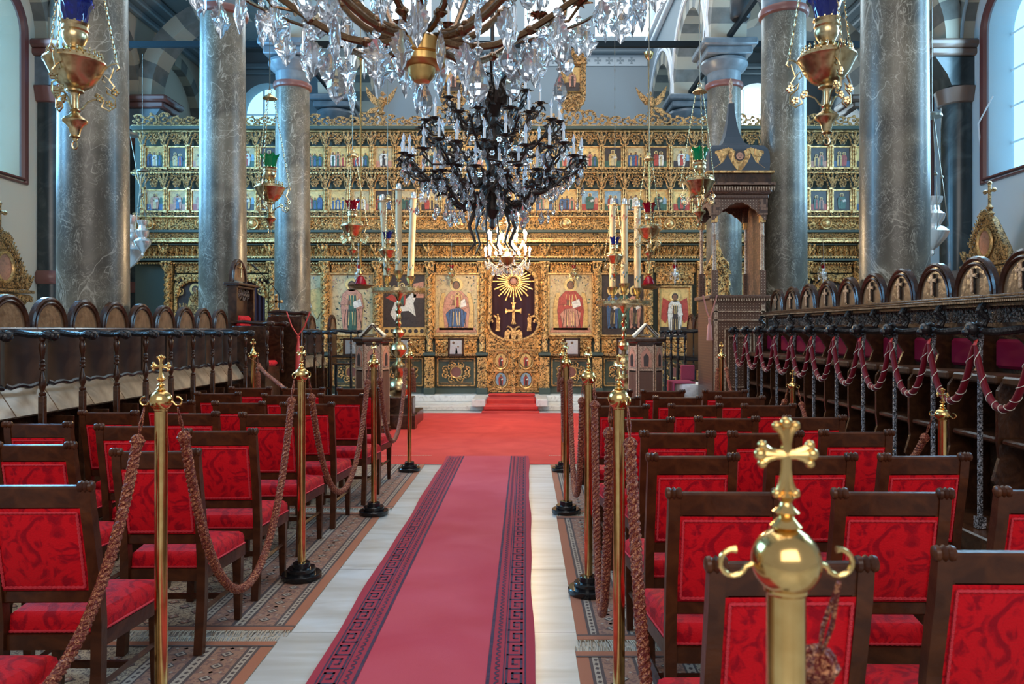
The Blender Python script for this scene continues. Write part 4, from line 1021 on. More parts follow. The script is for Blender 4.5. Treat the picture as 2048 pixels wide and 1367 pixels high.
for sx in (-1, 1):
    for sy in (-1, 1):
        b = MB(); x, y = sx*(HW-0.04), sy*(HD-0.04)
        b.box((x, y, 2.25), (0.08, 0.08, 0.36), 0); b.lathe([(0.03, 2.4), (0.026, 2.5), (0.026, 2.9), (0.035, 2.92), (0.026, 2.94), (0.026, 3.1)], 12, (x, y, 0), 1); b.box((x, y, 3.16), (0.075, 0.075, 0.14), 2); b.box((x, y, 3.3), (0.115, 0.115, 0.22), 0)
        b.build('canopy_post', ['inlay', 'inlaytrim', 'gold'], t)
b = MB()
b.box((HW-0.02, 0, 2.7), (0.03, 2*HD-.06, 1.3), 0); b.build('side_screen', 'inlay', t)
def scallop(b, L, z0, z1, y, m=0):
    N = 24; poly = [(-L, z1), (-L, z0)]
    for i in range(N+1):
        u = -1+2*i/N; poly.append((u*L*.92, z0+(z1-z0)*.78*(1-abs(u)**1.6)+0.018*abs(math.sin(i*PI/3))))
    poly += [(L, z0), (L, z1)]; b.prism(poly, y-0.015, y+0.015, m)
b = MB(); scallop(b, HW, 3.12, 3.42, -HD+.01); scallop(b, HW, 3.12, 3.42, HD-.01); b.X = T(rz=PI/2); scallop(b, HD, 3.12, 3.42, HW-.01); scallop(b, HD, 3.12, 3.42, -HW+.01); b.X = None
b.build('scalloped_valance', 'inlay', t)
b = MB(); b.box((0, 0, 3.44), (2*HW+0.06, 2*HD+0.06, 0.06), 0, ch=0.01); b.box((0, 0, 3.52), (2*HW+0.14, 2*HD+0.14, 0.10), 0, ch=0.03); b.box((0, 0, 3.60), (2*HW+0.2, 2*HD+0.2, 0.03), 0); b.box((0, 0, 3.68), (2*HW+0.1, 2*HD+0.1, 0.14), 2); b.box((0, 0, 3.765), (2*HW+0.18, 2*HD+0.18, 0.03), 3)
for k in range(26): b.prism([(-HW-0.08+k*0.0358, 3.56), (-HW-0.055+k*0.0358, 3.56), (-HW-0.068+k*0.0358, 3.50)], -HD-0.09, -HD-0.075, 1)
b.build('cornice', ['inlay', 'inlaytrim', 'dkwood2', 'gold'], t)

b = MB()
prof = [(1.06, 3.78), (1.08, 3.9), (1.07, 4.02), (1.02, 4.10), (0.92, 4.155), (0.78, 4.17), (0.55, 4.185), (0.40, 4.24), (0.29, 4.34), (0.21, 4.46), (0.15, 4.60), (0.11, 4.74), (0.10, 4.84)]
b.lathe([(r*0.5, z) for r, z in prof], 4, (0, 0, 0), 0, phase=PI/4, smooth=False); V = b.V[-1]; V[:, 0] *= 1.04*HW/0.37*1.06; V[:, 1] *= 1.15
b.build('domed_roof', 'domepaint', t)
b = MB(); b.lathe([(0.03, 4.8), (0.035, 4.85), (0.015, 4.88), (0.03, 4.95), (0.012, 5.0), (0.028, 5.08), (0.03, 5.14), (0, 5.22)], 10); b.build('finial', 'inlaytrim', t)
# painted winged head on the dome front
b = MB(); yf = -HD-0.02
def fan(cx, cz, pts, m, y): b.prism([(cx+p, cz+q) for p, q in pts], y, y+0.02, m)
fan(0.0, 3.97, [(-.03, -.17), (.03, -.17), (.10, -.08), (.15, .02), (.15, .10), (.11, .13), (.06, .09), (0, .06), (-.06, .09), (-.11, .13), (-.15, .10), (-.15, .02), (-.10, -.08)], 0, yf)
for s in (-1, 1):
    for k in range(6): q = k*.035; fan(0.0, 3.97, [(s*(.12+q), .13-q*.15), (s*(.16+q), .145-q*.3), (s*(.235+q*.6), .02-q*.35), (s*(.245+q*.6), -.07-q*.4), (s*(.225+q*.6), -.06-q*.4)], 0, yf+.001*k)
b.lathe([(0.0, 0), (0.075, 0), (0.075, 0.012), (0, 0.012)], 16, (0, yf-0.008, 4.0), 1, axis='y'); b.lathe([(0.0, 0), (0.05, 0), (0.05, 0.012), (0, 0.012)], 14, (0, yf-0.016, 3.99), 2, axis='y')
for q in (-1, 1): b.ball((q*0.018, yf-0.018, 4.0), 0.006, 1, 6, 4)
b.tube([(-0.012, yf-0.018, 3.965), (0.012, yf-0.018, 3.965)], 0.003, 4, 1)
b.build('painted_winged_head', ['gold', 'p_dark', 'p_rose'], t)
b = MB(); b.box((0.10, 0.42, 0), (0.4, 0.06, 0.9)); 
o = empty('gilt_throne_chair_back', (3.10, 12.1, 1.9), 'gilded pointed shrine top seen between the throne posts', 'shrine')
b = MB(); b.box((0, 0, 0.15), (0.34, 0.1, 0.9), 0); b.lathe([(0.17, 0), (0.17, 0.0)], 4)
b.prism([(-0.22, 0.6), (0.22, 0.6), (0.13, 0.8), (0.06, 0.95), (0, 1.15), (-0.06, 0.95), (-0.13, 0.8)], -0.06, 0.04, 0); scroll_band(b, -0.18, 0.18, 0.62, 0.82, -0.06)
for s in (-1, 1): b.tube([(s*0.17+0.012*math.cos(i), -0.07+0.012*math.sin(i), -0.3+i*0.03) for i in range(30)], 0.02, 6)
b.build('gilt_front', 'carved', o)
b = MB(); b.box((0, 0, -1.1), (0.4, 0.2, 1.6), 0); b.build('pedestal', 'wood', o)
o = empty('pink_tassel', (2.53, 10.28, 1.98), 'faded pink cord and tassel hanging on the canopy throne', 'tassel')
b = MB(); b.tube([(-0.09, 0, 0.1), (-0.04, 0, -0.12), (0, 0, -0.22)], 0.010, 5); b.tube([(0.1, 0, 0.1), (0.04, 0, -0.12), (0, 0, -0.22)], 0.010, 5); b.build('cord', 'pink', o)

b = MB(); b.lathe([(0, -.2), (0.022, -.22), (0.014, -.28), (0.03, -.32), (0.045, -.52), (0, -.52)], 12); b.build('fringe', 'pink', o)

# ---------------------------------------------------------------- iconostasis
YI = 16.2; CX = -0.25
ico = empty('iconostasis', (0, YI, 0), 'huge carved and gilded wooden icon screen spanning the whole church', 'iconostasis')
IL, IR = -8.45, 7.75
b = MB()
for xa, xb in ((IL, CX-0.56), (CX+0.56, IR)): b.box(((xa+xb)/2, 0.12, 1.7), (xb-xa, 0.12, 2.95))
b.box(((IL+IR)/2, 0.12, 4.5), (IR-IL, 0.12, 2.9)); b.box(((IL+IR)/2, 0.1, 0.30), (IR-IL, 0.2, 0.14)); b.build('backing_board', 'dkgreen', ico)
def figure(b, cx, z0, w, h, y, robe, inner, rd, seated=False, wings=False, book=True, bg2=None):
    w = w*1.35
    """simple standing or seated saint built as thin painted shapes"""
    k = PI_; e = 0.004
    def poly(P, m, l):
        Q = [(cx+a*w, z0+c*h) for a, c in P]; mx = sum(q[0] for q in Q)/len(Q); mz = sum(q[1] for q in Q)/len(Q); g = .006 if h > .8 else .004
        if len(Q) < 15 and m != k['dark'] and h > .3:
            O = []
            for a, c in Q:
                d = math.hypot(a-mx, c-mz) or 1; O.append((a+(a-mx)/d*g, c+(c-mz)/d*g))
            b.prism(O, y-e*l-e*.6, y-e*l, k['dark'])
        b.prism(Q, y-e*l-e, y-e*l, m)
    def folds(x0, x1, zb, zt, n, m, l):
        for i in range(n):
            u = x0+(x1-x0)*(i+.5)/n; du = .02*math.sin(i*2.3); poly([(u+du, zb), (u+du+.012, zb), (u*.75+.01, zt), (u*.75, zt)], m, l)
    if wings:
        for s in (-1, 1): poly([(s*.12, .74), (s*.34, .80), (s*.40, .45), (s*.30, .25), (s*.16, .5)], k['ochre'], 1)
    if seated:
        poly([(-.30, .06), (.30, .06), (.30, .48), (.25, .70), (.19, .72), (.18, .5), (-.18, .5), (-.19, .72), (-.25, .70), (-.30, .48)], k['ochre'], 1)
        poly([(-.36, .02), (.36, .02), (.32, .10), (-.32, .10)], k['rose'], 1)
        poly([(-.20, .10), (.20, .10), (.23, .40), (.20, .62), (.09, .74), (-.09, .74), (-.20, .62), (-.23, .40)], robe, 2)
        poly([(-.13, .12), (.13, .12), (.18, .36), (.06, .44), (-.10, .42), (-.18, .34)], inner, 3)
    else:
        poly([(-.15, .04), (.15, .04), (.19, .45), (.17, .68), (.07, .77), (-.07, .77), (-.17, .68), (-.19, .45)], robe, 2)
        poly([(-.07, .06), (.08, .06), (.07, .66), (-.05, .66)], inner, 3)
        poly([(-.12, .0), (-.02, .0), (-.03, .06), (-.11, .06)], k['dark'], 2); poly([(.02, .0), (.12, .0), (.11, .06), (.03, .06)], k['dark'], 2)
    if h > .8:
        folds(-.17, .17, .10, .42, 7, k['dark'], 3.3); folds(-.14, .14, .48, .68, 4, k['goldleaf'], 3.6); folds(-.10, .10, .14, .38, 3, k['goldleaf'], 3.7)
    poly([(-.16, .66), (-.20, .50), (-.05, .50), (-.03, .56), (-.1, .6)], robe, 4)
    poly([(.16, .66), (.21, .46), (.10, .42), (.06, .50), (.1, .58)], robe, 4)
    poly([(-.07, .50), (-.03, .50), (-.02, .58), (-.06, .58)], k['skin'], 5)
    if book: poly([(.04, .44), (.18, .48), (.15, .60), (.02, .55)], k['white'], 5)
    def disc(c, r, m, l, sz=1.0):
        n = 16; poly([(c[0]+r/w*h*math.cos(2*PI*i/n), c[1]+r*sz*math.sin(2*PI*i/n)) for i in range(n)], m, l)
    disc((0, .85), .115, k['goldleaf'], 2); disc((0, .845), .068, k['dark'], 3, 1.1); disc((0, .835), .05, k['skin'], 4, 1.2)
def small_icon(seed):
    rd = random.Random(seed); b = MB(); k = PI_; w, h = 0.35, 0.42
    bg = rd.choice(['cream', 'ochre', 'goldleaf', 'cream', 'dark', 'sky']); gr = rd.choice(['red', 'green', 'dark', 'blue', 'rose'])
    b.box((0, -0.01, h/2), (w, 0.02, h), k[bg]); b.box((0, -0.022, h*.17), (w, 0.004, h*.34), k[gr])
    n = rd.choice([1, 1, 2, 3]) ; 
    for i in range(n):
        cx = (i-(n-1)/2)*w*0.30; fh = h*.90 if n == 1 else h*rd.uniform(.66, .86)
        figure(b, cx, h*.03, w*(1.0 if n == 1 else .62), fh, -0.024-0.03*i*0, k[rd.choice(['red', 'blue', 'rose', 'white', 'green', 'ochre'])], k[rd.choice(['blue', 'green', 'red', 'dark', 'cream'])], rd, book=n == 1)
    if n == 1 and rd.random() < .5: b.prism([(w*.5, h*.34), (w*.2, h*.34), (w*.35, h*.7), (w*.5, h*.6)], -0.026, -0.022, k[rd.choice(['sky', 'green', 'rose'])])
    return b
def twist_col(b, x, y, z0, z1, r, turns, m=0):
    b.lathe([(r*.8, z0), (r*.8, z1)], 10, (x, y, 0), m)
    N = int(turns*10)
    for ph in (0, PI):
        b.tube([(x+r*.8*math.cos(ph+2*PI*turns*i/N), y+r*.8*math.sin(ph+2*PI*turns*i/N), z0+(z1-z0)*i/N) for i in range(N+1)], r*.42, 5, m)
# two rows of small icons
nb = 32; x_first = IL+0.22; sp = (IR-IL-0.40)/nb
for row, (zi, zf0, zf1, zl0, zl1) in enumerate(((4.18, 4.66, 4.97, 4.06, 4.15), (5.11, 5.58, 5.86, 4.98, 5.08))):
    af = MB()
    for i in range(nb):
        x = x_first+sp*(i+.5)
        o = small_icon(100*row+i).build('icon_panel', ICONMATS, ico, (x, 0.0, zi)); 
        b = MB(); w, h = 0.35, 0.42
        for dx, dz, sx, sz in ((0, h+.018, w+.07, .036), (0, -.018, w+.07, .036), (-w/2-.018, h/2, .036, h), (w/2+.018, h/2, .036, h)): b.box((dx, -0.03, dz+0.0), (sx, 0.05, sz), 0, ch=0.008)
        b.build('gilt_frame', 'gold', o)
        # pierced foliage arch
        zc, zt = zf0, zf1
        af.tube([(x-sp*.45, -0.09, zc)]+[(x+sp*.36*math.cos(PI-PI*q/10), -0.09, zc+0.02+(zt-zc)*.78*math.sin(PI*q/10)) for q in range(11)]+[(x+sp*.45, -0.09, zc)], 0.02, 5)
        put(af, TL, x-sp/2, -0.10, (zc+zt)/2, 0.26, zt-zc, .14)
        put(af, TR, x, -0.06, zc+.09, .20, .20, .1); put(af, TS, x, -0.05, zc+.14, .17, .15, .1, rot=1.2)
        put(af, TS, x-sp*.16, -0.09, zt-.09, .17, .15, .1); put(af, TS, x+sp*.16, -0.09, zt-.09, .17, .15, .1, flip=True)
    af.box((0, -0.02, zf1+.005), (IR-IL, 0.1, 0.02))if False else None
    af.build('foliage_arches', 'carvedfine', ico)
    for i in range(nb+1):
        x = x_first+sp*i; b = MB(); b.box((x, -0.05, zi-.03), (.075, .09, .05)); 
        twist_col(b, x-.022, -0.07, zi, zf0-.02, .017, 3); twist_col(b, x+.022, -0.07, zi, zf0-.02, .017, 3)
        b.box((x, -.05, zf0-.01), (.095, .09, .035)); b.build('colonette', 'gold', ico)
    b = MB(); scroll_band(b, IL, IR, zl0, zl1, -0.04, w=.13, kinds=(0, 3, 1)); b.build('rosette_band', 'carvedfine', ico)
# horizontal mouldings: (z0,z1,depth,material)
for z0, z1, d, m in ((5.86, 5.90, .12, 'gold'), (5.90, 5.97, .22, 'dkgreen'), (5.97, 6.01, .16, 'gold'), (4.96, 4.99, .20, 'gold'), (4.93, 4.96, .14, 'dkgreen'), (4.02, 4.06, .16, 'gold'), (3.70, 3.76, .14, 'dkgreen'), (3.53, 3.56, .24, 'gold'), (3.47, 3.52, .28, 'gold'), (3.42, 3.46, .2, 'dkgreen'), (3.15, 3.19, .2, 'gold'), (3.08, 3.13, .26, 'dkgreen'), (3.03, 3.06, .18, 'gold')):
    for a, c in ((IL, IR),):
        b = MB(); b.box(((a+c)/2, -d/2+.05, (z0+z1)/2), (c-a, d, z1-z0), 0, ch=0.01)
        if m == 'gold' and d > .17:
            for k in range(int((c-a)/.06)): b.ball((a+.03+k*.06, -d+.045, (z0+z1)/2-.02), .016, 0, 5, 3)
        b.build('cornice', m, ico)
b = MB(); b.box(((IL+IR)/2, 0.02, 3.89), (IR-IL, .06, .28), 0); scroll_band(b, IL, IR, 3.76, 3.90, -0.02, w=.15); scroll_band(b, IL, IR, 3.88, 4.02, -0.02, w=.15, kinds=(1, 0, 3))
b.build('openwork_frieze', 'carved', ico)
for i in range(15):
    x = CX+(-7+i)*1.12
    if IL < x < IR: b = MB(); b.ball((x, -0.10, 3.89), .085, n=14, k=9, sy=.6); b.tube([(x+.11*math.cos(t*2*PI/20), -.09, 3.89+.11*math.sin(t*2*PI/20)) for t in range(20)], .02, 5, closed=True); b.build('gilt_boss', 'gold', ico)
b = MB(); b.box(((IL+IR)/2, 0.02, 3.62), (IR-IL, .08, .14), 0); scroll_band(b, IL, IR, 3.57, 3.68, -0.03, w=.26, kinds=(0, 3, 1)); b.build('scroll_frieze', 'carvedfine', ico)
b = MB(); x = IL+.05
b.box(((IL+IR)/2, 0.02, 3.30), (IR-IL, .08, .24), 0)
while x < IR: put(b, TL, x, -0.02, 3.30, .11, .24, .2); x += .115
b.build('gadrooned_frieze', 'carved', ico)
# crest
b = MB(); N = nb
for i in range(60):
    x = IL+.14+i*(IR-IL-.28)/59; hh = .24+.05*math.sin(i*1.1)+(0.18*math.exp(-((x-1.0)/.35)**2))+(0.18*math.exp(-((x+1.6)/.35)**2))+.12*math.exp(-((x+.3)/.8)**2)
    put(b, TS, x, -0.02, 6.01+hh*.45, .32, hh*1.05, .16, rot=0 if i % 2 else PI, flip=i % 3 == 0)
    if i % 2: put(b, TR, x+.13, -0.03, 6.01+hh*.25, .15, .15, .1)
b.build('carved_crest', 'carvedfine', ico)
# crowning shrines with icons, flanking carved birds
for x in (1.02, -1.55):
    b = MB(); b.X = T((x, -0.02, 6.33)); b.prism([(-.13, 0), (.13, 0), (.28, .22), (.28, .34), (-.28, .34), (-.28, .22)], -.05, .05); 
    for s in (-1, 1): b.box((s*.24, 0, .66), (.10, .10, .66)); twist_col(b, s*.19, -.06, .36, .96, .03, 4)
    b.box((0, 0, 1.02), (.62, .14, .06), 0, ch=.01); b.box((0, .03, .66), (.5, .03, .66)); scroll_band(b, -.26, .26, .06, .32, -.05, w=.26)
    b.prism([(-.28, 1.05), (.28, 1.05), (.25, 1.2), (.12, 1.32), (0, 1.42), (-.12, 1.32), (-.25, 1.2)], -.04, .04); scroll_band(b, -.2, .2, 1.06, 1.26, -.04, w=.2)
    for k in range(9): a = PI*k/8; b.ball((.27*math.cos(a), -.04, 1.1+.27*math.sin(a)*1.2), .045, 0, 6, 4)
    c = b.build('crowning_shrine', 'carvedfine', ico)
    b = MB(); k = PI_; b.box((x, -.03, 7.0), (.32, .02, .52), k['ochre']); b.box((x, -.045, 6.84), (.32, .01, .18), k['dark']); b.X = T((x, 0, 6.82)); figure(b, 0, 0, .3, .36, -.052, k['rose'], k['dark'], None, book=False); b.X = None
    b.build('icon_panel', ICONMATS, ico)
for x, s in ((2.72, 1), (-3.1, -1), (-4.98, 1), (5.6, -1)):
    b = MB(); b.X = T((x, -0.02, 6.25), s=(s, 1, 1)); b.lathe([(.06, 0), (.09, .04), (.04, .08), (.06, .14)], 10); b.ball((0, 0, .26), .09, sz=1.5); b.ball((-.03, -.02, .44), .05); b.tube([(-.05, -.02, .44), (-.11, -.02, .42)], [.02, .005], 5)
    b.prism([(0, .28), (.18, .42), (.34, .62), (.30, .40), (.20, .25), (.1, .18)], -.02, .02); b.prism([(0, .30), (-.2, .46), (-.34, .60), (-.26, .38), (-.12, .2)], .0, .03); b.prism([(.02, .18), (.24, .12), (.34, .02), (.12, .04)], -.02, .02)
    b.build('carved_bird', 'carvedfine', ico)
# main tier
PX = [CX+s*(.67+1.125*i) for s in (-1, 1) for i in range(7)]
for x in PX:
    if not (IL < x < IR): continue
    b = MB(); b.box((x, -.02, 2.25), (.17, .10, 1.62), 0); twist_col(b, x, -.12, 1.50, 2.82, .062, 5); b.lathe([(.075, 1.14), (.06, 1.2), (.07, 1.3), (.05, 1.34), (.075, 1.44), (.06, 1.5)], 12, (x, -.12, 0)); put(b, TL, x, -.14, 2.93, .24, .26, .2)
    b.box((x, -.10, 3.07), (.22, .2, .05), 0, ch=.01); put(b, TL, x, -.18, 3.3, .26, .28, .3); b.build('twisted_pilaster', 'carved', ico)
    b = MB(); b.box((x, -.08, .68), (.20, .20, .70), 0); 
    for k in range(6): put(b, TS, x, -.18, .40+k*.115, .15, .13, .08, flip=k % 2 == 0)
    b.box((x, -.10, 1.09), (.26, .26, .07), 1, ch=.01); b.box((x, -.09, .30), (.24, .24, .14), 1, ch=.01); b.build('pedestal', ['carved', 'dkgreen'], ico)
M['purple2'] = M['purple']
def bay(x, kind, w=.90):
    k = PI_; b = MB(); z0, z1 = 1.50, 2.80
    if kind in ('christ', 'virgin', 'bishop', 'angel'):
        b.box((x, .0, (z0+z1)/2), (w, .03, z1-z0), k['cream'])
        rd = random.Random(hash(kind) % 99 if False else len(kind)*7)
        for i in range(150):      # scattered foliage painted on the ground
            u, v = rd.uniform(-.46, .46), rd.uniform(.03, .97)
            if abs(u) < .24 and v < .86: continue
            a = rd.uniform(0, PI); L = rd.uniform(.014, .038); cxx, czz = x+u*w, z0+v*(z1-z0)
            b.prism([(cxx+L*math.cos(a), czz+L*math.sin(a)), (cxx+L*.4*math.cos(a+1.6), czz+L*.4*math.sin(a+1.6)), (cxx-L*math.cos(a), czz-L*math.sin(a)), (cxx+L*.4*math.cos(a-1.6), czz+L*.4*math.sin(a-1.6))], -.02, -.016, k[rd.choice(['dark', 'blue', 'rose', 'dark', 'green'])])
        rb = {'christ': ('red', 'rose'), 'virgin': ('rose', 'blue'), 'bishop': ('rose', 'green'), 'angel': ('white', 'rose')}[kind]
        figure(b, x, z0+.03, w*1.02, (z1-z0)*.95, -.02, k[rb[0]], k[rb[1]], None, seated=kind in ('christ', 'virgin'), wings=kind == 'angel')
        if kind == 'virgin': figure(b, x+.03, z0+.58, .26, .36, -.045, k['ochre'], k['red'], None, book=False)
    elif kind in ('george', 'group'):
        b.box((x, .0, (z0+z1)/2), (w, .03, z1-z0), k['dark'])
        if kind == 'george':
            b.box((x, -.018, 1.58), (w, .006, .16), k['ochre'])
            for q in range(7): b.lathe([(0, 0), (.045, 0), (.045, .006), (0, .006)], 12, (x-.38+q*.127, -.026, 1.58), k['dark'], axis='y')
            b.prism([(x-.30, 1.95), (x-.2, 2.2), (x+.05, 2.28), (x+.18, 2.42), (x+.27, 2.36), (x+.2, 2.18), (x+.25, 1.9), (x+.1, 2.02), (x-.12, 2.0), (x-.2, 1.8)], -.022, -.018, k['white'])
            b.prism([(x-.4, 2.3), (x-.15, 2.45), (x-.05, 2.3), (x-.2, 2.2)], -.024, -.02, k['red']); figure(b, x-.04, 2.12, .3, .52, -.024, k['red'], k['green'], None, book=False)
            b.prism([(x+.2, 2.3), (x+.42, 2.3), (x+.42, 2.65), (x+.2, 2.6)], -.022, -.018, k['rose'])
        else:
            for q, c in ((-.22, 'blue'), (.02, 'green'), (.26, 'rose')): figure(b, x+q, z0+.1, .5, 1.0, -.018, k[c], k['dark'], None)
    elif kind == 'archangel':
        b.box((x, 0, 1.95), (w*.72, .03, 1.12), k['ochre']); b.box((x, -.018, 1.53), (w*.72, .006, .28), k['dark'])
        for s in (-1, 1): b.prism([(x+s*.07, 2.2), (x+s*.26, 2.3), (x+s*.30, 1.85), (x+s*.2, 1.75), (x+s*.12, 1.95)], -.024, -.018, k['red'])
        figure(b, x, 1.46, .60, 1.02, -.024, k['white'], k['dark'], None, book=False)
    o = b.build('large_icon', ICONMATS, ico)
    f = MB(); zz0 = z0 if kind != 'archangel' else 1.38; zz1 = z1 if kind != 'archangel' else 2.52; ww = w if kind != 'archangel' else w*.72
    for dx, dz, sx, sz in ((0, zz1+.02, ww+.09, .045), (0, zz0-.02, ww+.09, .045), (-ww/2-.022, (zz0+zz1)/2, .045, zz1-zz0), (ww/2+.022, (zz0+zz1)/2, .045, zz1-zz0)): f.box((x+dx, -.03, dz), (sx, .07, sz), 0, ch=.012)
    f.build('gilt_frame', 'gold', o)
    if kind == 'archangel':
        f = MB(); f.box((x, .0, 2.72), (w*.9, .05, .26)); scroll_band(f, x-.38, x+.38, 2.6, 2.84, -.02, w=.25); f.build('relief_panel', 'carved', ico)
kinds = {0: ('virgin', 'christ'), 1: ('george', 'group'), 2: ('bishop', 'archangel'), 3: ('angel', 'angel')}
for i in range(7):
    for s in (-1, 1):
        x = CX+s*(.67+.5625+1.125*i)
        if not (IL+.4 < x < IR-.4): continue
        kd = kinds.get(i, (None, None))[0 if s < 0 else 1]
        if kd: bay(x, kd)
        else:
            if i == 4:      # doorway with scalloped gilded arch and curtain
                b = MB(); b.box((x, .03, 1.5), (.80, .03, 2.4), 0); 
                for q in range(9): b.tube([(x-.36+q*.09, .0, .3), (x-.36+q*.09, .0, 2.7)], .03, 5)
                b.build('purple_curtain', 'purple2', ico)
            else:
                b = MB(); b.box((x, 0, 2.15), (.78, .03, 1.3), PI_['dark']); figure(b, x, 1.55, .6, 1.1, -.02, PI_['ochre'], PI_['dark'], None); o = b.build('large_icon', ICONMATS, ico)
            f = MB(); N = 14
            for q in range(N+1):
                a = PI*q/N; f.ball((x+.38*math.cos(a), -.08, 2.35+.34*math.sin(a)), .055, 0, 6, 4)
            for ss in (-1, 1): put(f, TS, x+ss*.33, -.05, 2.68, .24, .24, .12, flip=ss > 0); f.box((x+ss*.42, -.03, 2.0), (.07, .07, 1.2), 0, ch=.01); put(f, TS, x+ss*.30, -.05, 2.44, .16, .18, .1, flip=ss > 0)
            f.box((x, -.01, 2.76), (.9, .05, .09)); f.build('scalloped_arch', 'carved', ico)
        f = MB(); f.box((x, .0, 2.93), (.88, .05, .18)); scroll_band(f, x-.42, x+.42, 2.85, 3.01, -.02, w=.17); f.build('relief_panel', 'carved', ico)
        if i != 4:
            f = MB(); f.box((x, .0, 1.26), (.90, .05, .34)); scroll_band(f, x-.40, x+.40, 1.14, 1.38, -.02, w=.22, kinds=(0, 1))
            for dz in (1.09, 1.43): f.box((x, -.03, dz), (.95, .06, .035), 1, ch=.01)
            f.build('relief_panel', ['carved', 'gold'], ico)
            f = MB(); f.box((x, .01, .70), (.90, .06, .66), 2)
            for dz in (.41, .99): f.box((x, -.035, dz), (.80, .05, .035), 1, ch=.01)
            for dx in (-.40, .40): f.box((x+dx, -.035, .70), (.035, .05, .60), 1, ch=.01)
            for dz in (.46, .94): f.box((x, -.025, dz), (.68, .03, .018), 1)
            for a in range(8): put(f, TS, x+.25*math.cos(a*PI/4+.39), -.03, .70+.17*math.sin(a*PI/4+.39), .17, .15, .1, rot=a*PI/4)
            f.lathe([(.11, 0), (.11, .03), (0, .035)][::-1], 18, (x, -.045, .70), 3, axis='y'); f.tube([(x+.125*math.cos(t*PI/10), -.05, .70+.125*math.sin(t*PI/10)) for t in range(20)], .018, 5, 1, closed=True)
            f.build('socle_panel', ['carved', 'gold', 'dkgreen', 'porphyry'], ico)
            f = MB(); f.box((x, -.08, 1.075), (.95, .22, .05), 0, ch=.01); scroll_band(f, x-.45, x+.45, 1.0, 1.06, -.06, w=.09); f.build('ledge', 'carvedfine', ico)

# royal doors
for s in (-1, 1):
    b = MB(); xa, xb = CX, CX+s*.54; N = 12
    poly = [(xb, .27), (xa, .27)]+[(xa+(xb-xa)*q/N, 1.36+.34*(1-math.sqrt(max(0, 1-(q/N)**2)))) for q in range(N+1)]
    b.prism(poly, -.06, -.0, 0); xm = (xa+xb)/2
    for q in range(N): 
        p0, p1 = poly[2+q], poly[3+q]; put(b, TR, (p0[0]+p1[0])/2, -.07, (p0[1]+p1[1])/2-.01, .10, .10, .1, m=0)
    b.tube([(p[0], -.08, p[1]+.02) for p in poly[2:]]+[(xb-s*.03, -.08, 1.80), (xb-s*.08, -.08, 1.82), (xb-s*.10, -.08, 1.77)], .028, 6, 1)
    b.box((xm, -.08, 1.18), (.50, .04, .03), 1); b.box((xm, -.08, .34), (.50, .04, .03), 1); b.box((xm, -.08, .72), (.50, .04, .02), 1); 
    for q in range(11): put(b, TL, xm-.22+q*.044, -.07, 1.235, .05, .07, .05)
    for q in range(11): put(b, TL, xm-.22+q*.044, -.07, .385, .05, .07, .05)
    for zc in (.54, .95):
        b.tube([(xm+.155*math.cos(t*PI/12), -.085, zc+.185*math.sin(t*PI/12)) for t in range(24)], .018, 5, 1, closed=True)
        for t in range(24): b.ball((xm+.128*math.cos(t*PI/12), -.085, zc+.158*math.sin(t*PI/12)), .011, 1, 5, 3)
        for qx in (-1, 1):
            for qz in (-1, 1): put(b, TS, xm+qx*.20, -.06, zc+qz*.16, .10, .10, .07, flip=qx > 0)
    put(b, TS, xm+s*.12, -.06, 1.36, .18, .16, .1); put(b, TS, xm-s*.06, -.06, 1.30, .12, .10, .1, flip=True)
    d = b.build('royal_door_leaf', ['carved', 'gold'], ico)
    for zc in (.54, .95):
        k = PI_; q = MB(); q.prism([(xm+.115*math.cos(t*PI/12), zc+.145*math.sin(t*PI/12)) for t in range(24)], -.075, -.07, k['sky'] if zc < .8 else k['ochre']); figure(q, xm, zc-.13, .2, .26, -.078, k['red'], k['dark'], None); q.build('oval_icon', ICONMATS, d)
b = MB(); b.box((CX, -.09, .82), (.07, .05, 1.12), 0); 
for q in range(12): put(b, TR, CX, -.11, .32+q*.09, .07, .08, .05)
b.build('door_centre_strip', 'carved', ico)
b = MB(); N = 18
pts = [(CX-.56, 1.72), (CX-.50, 1.9), (CX-.50, 2.55)]+[(CX+.50*math.cos(PI-PI*q/N), 2.62+.38*math.sin(PI*q/N)) for q in range(N+1)]+[(CX+.50, 2.55), (CX+.50, 1.9), (CX+.56, 1.72)]
b.tube([(x, -.09, z) for x, z in pts], .045, 6, 0)
for i in range(len(pts)-1):
    (xa, za), (xb, zb) = pts[i], pts[i+1]; n = max(1, int(math.hypot(xb-xa, zb-za)/.07))
    for q in range(n): put(b, TR, xa+(xb-xa)*q/n, -.10, za+(zb-za)*q/n, .11, .11, .1)
for s in (-1, 1): put(b, TS, CX+s*.42, -.05, 2.95, .25, .25, .12, flip=s > 0)
b.box((CX-.565, .0, 1.0), (.05, .1, 1.5)); b.box((CX+.565, .0, 1.0), (.05, .1, 1.5)); b.build('doorway_arch', 'carved', ico)
for s in (-1, 1):
    b = MB(); N = 10; poly = [(CX+s*.58, 3.03), (CX, 3.03)]+[(CX+s*.50*math.sin(PI/2*q/N), 2.62+.38*math.cos(PI/2*q/N)) for q in range(N+1)]+[(CX+s*.50, 1.8), (CX+s*.58, 1.7)]
    b.prism(poly, -.04, .06, 0); b.build('arch_spandrel', 'carvedfine', ico)
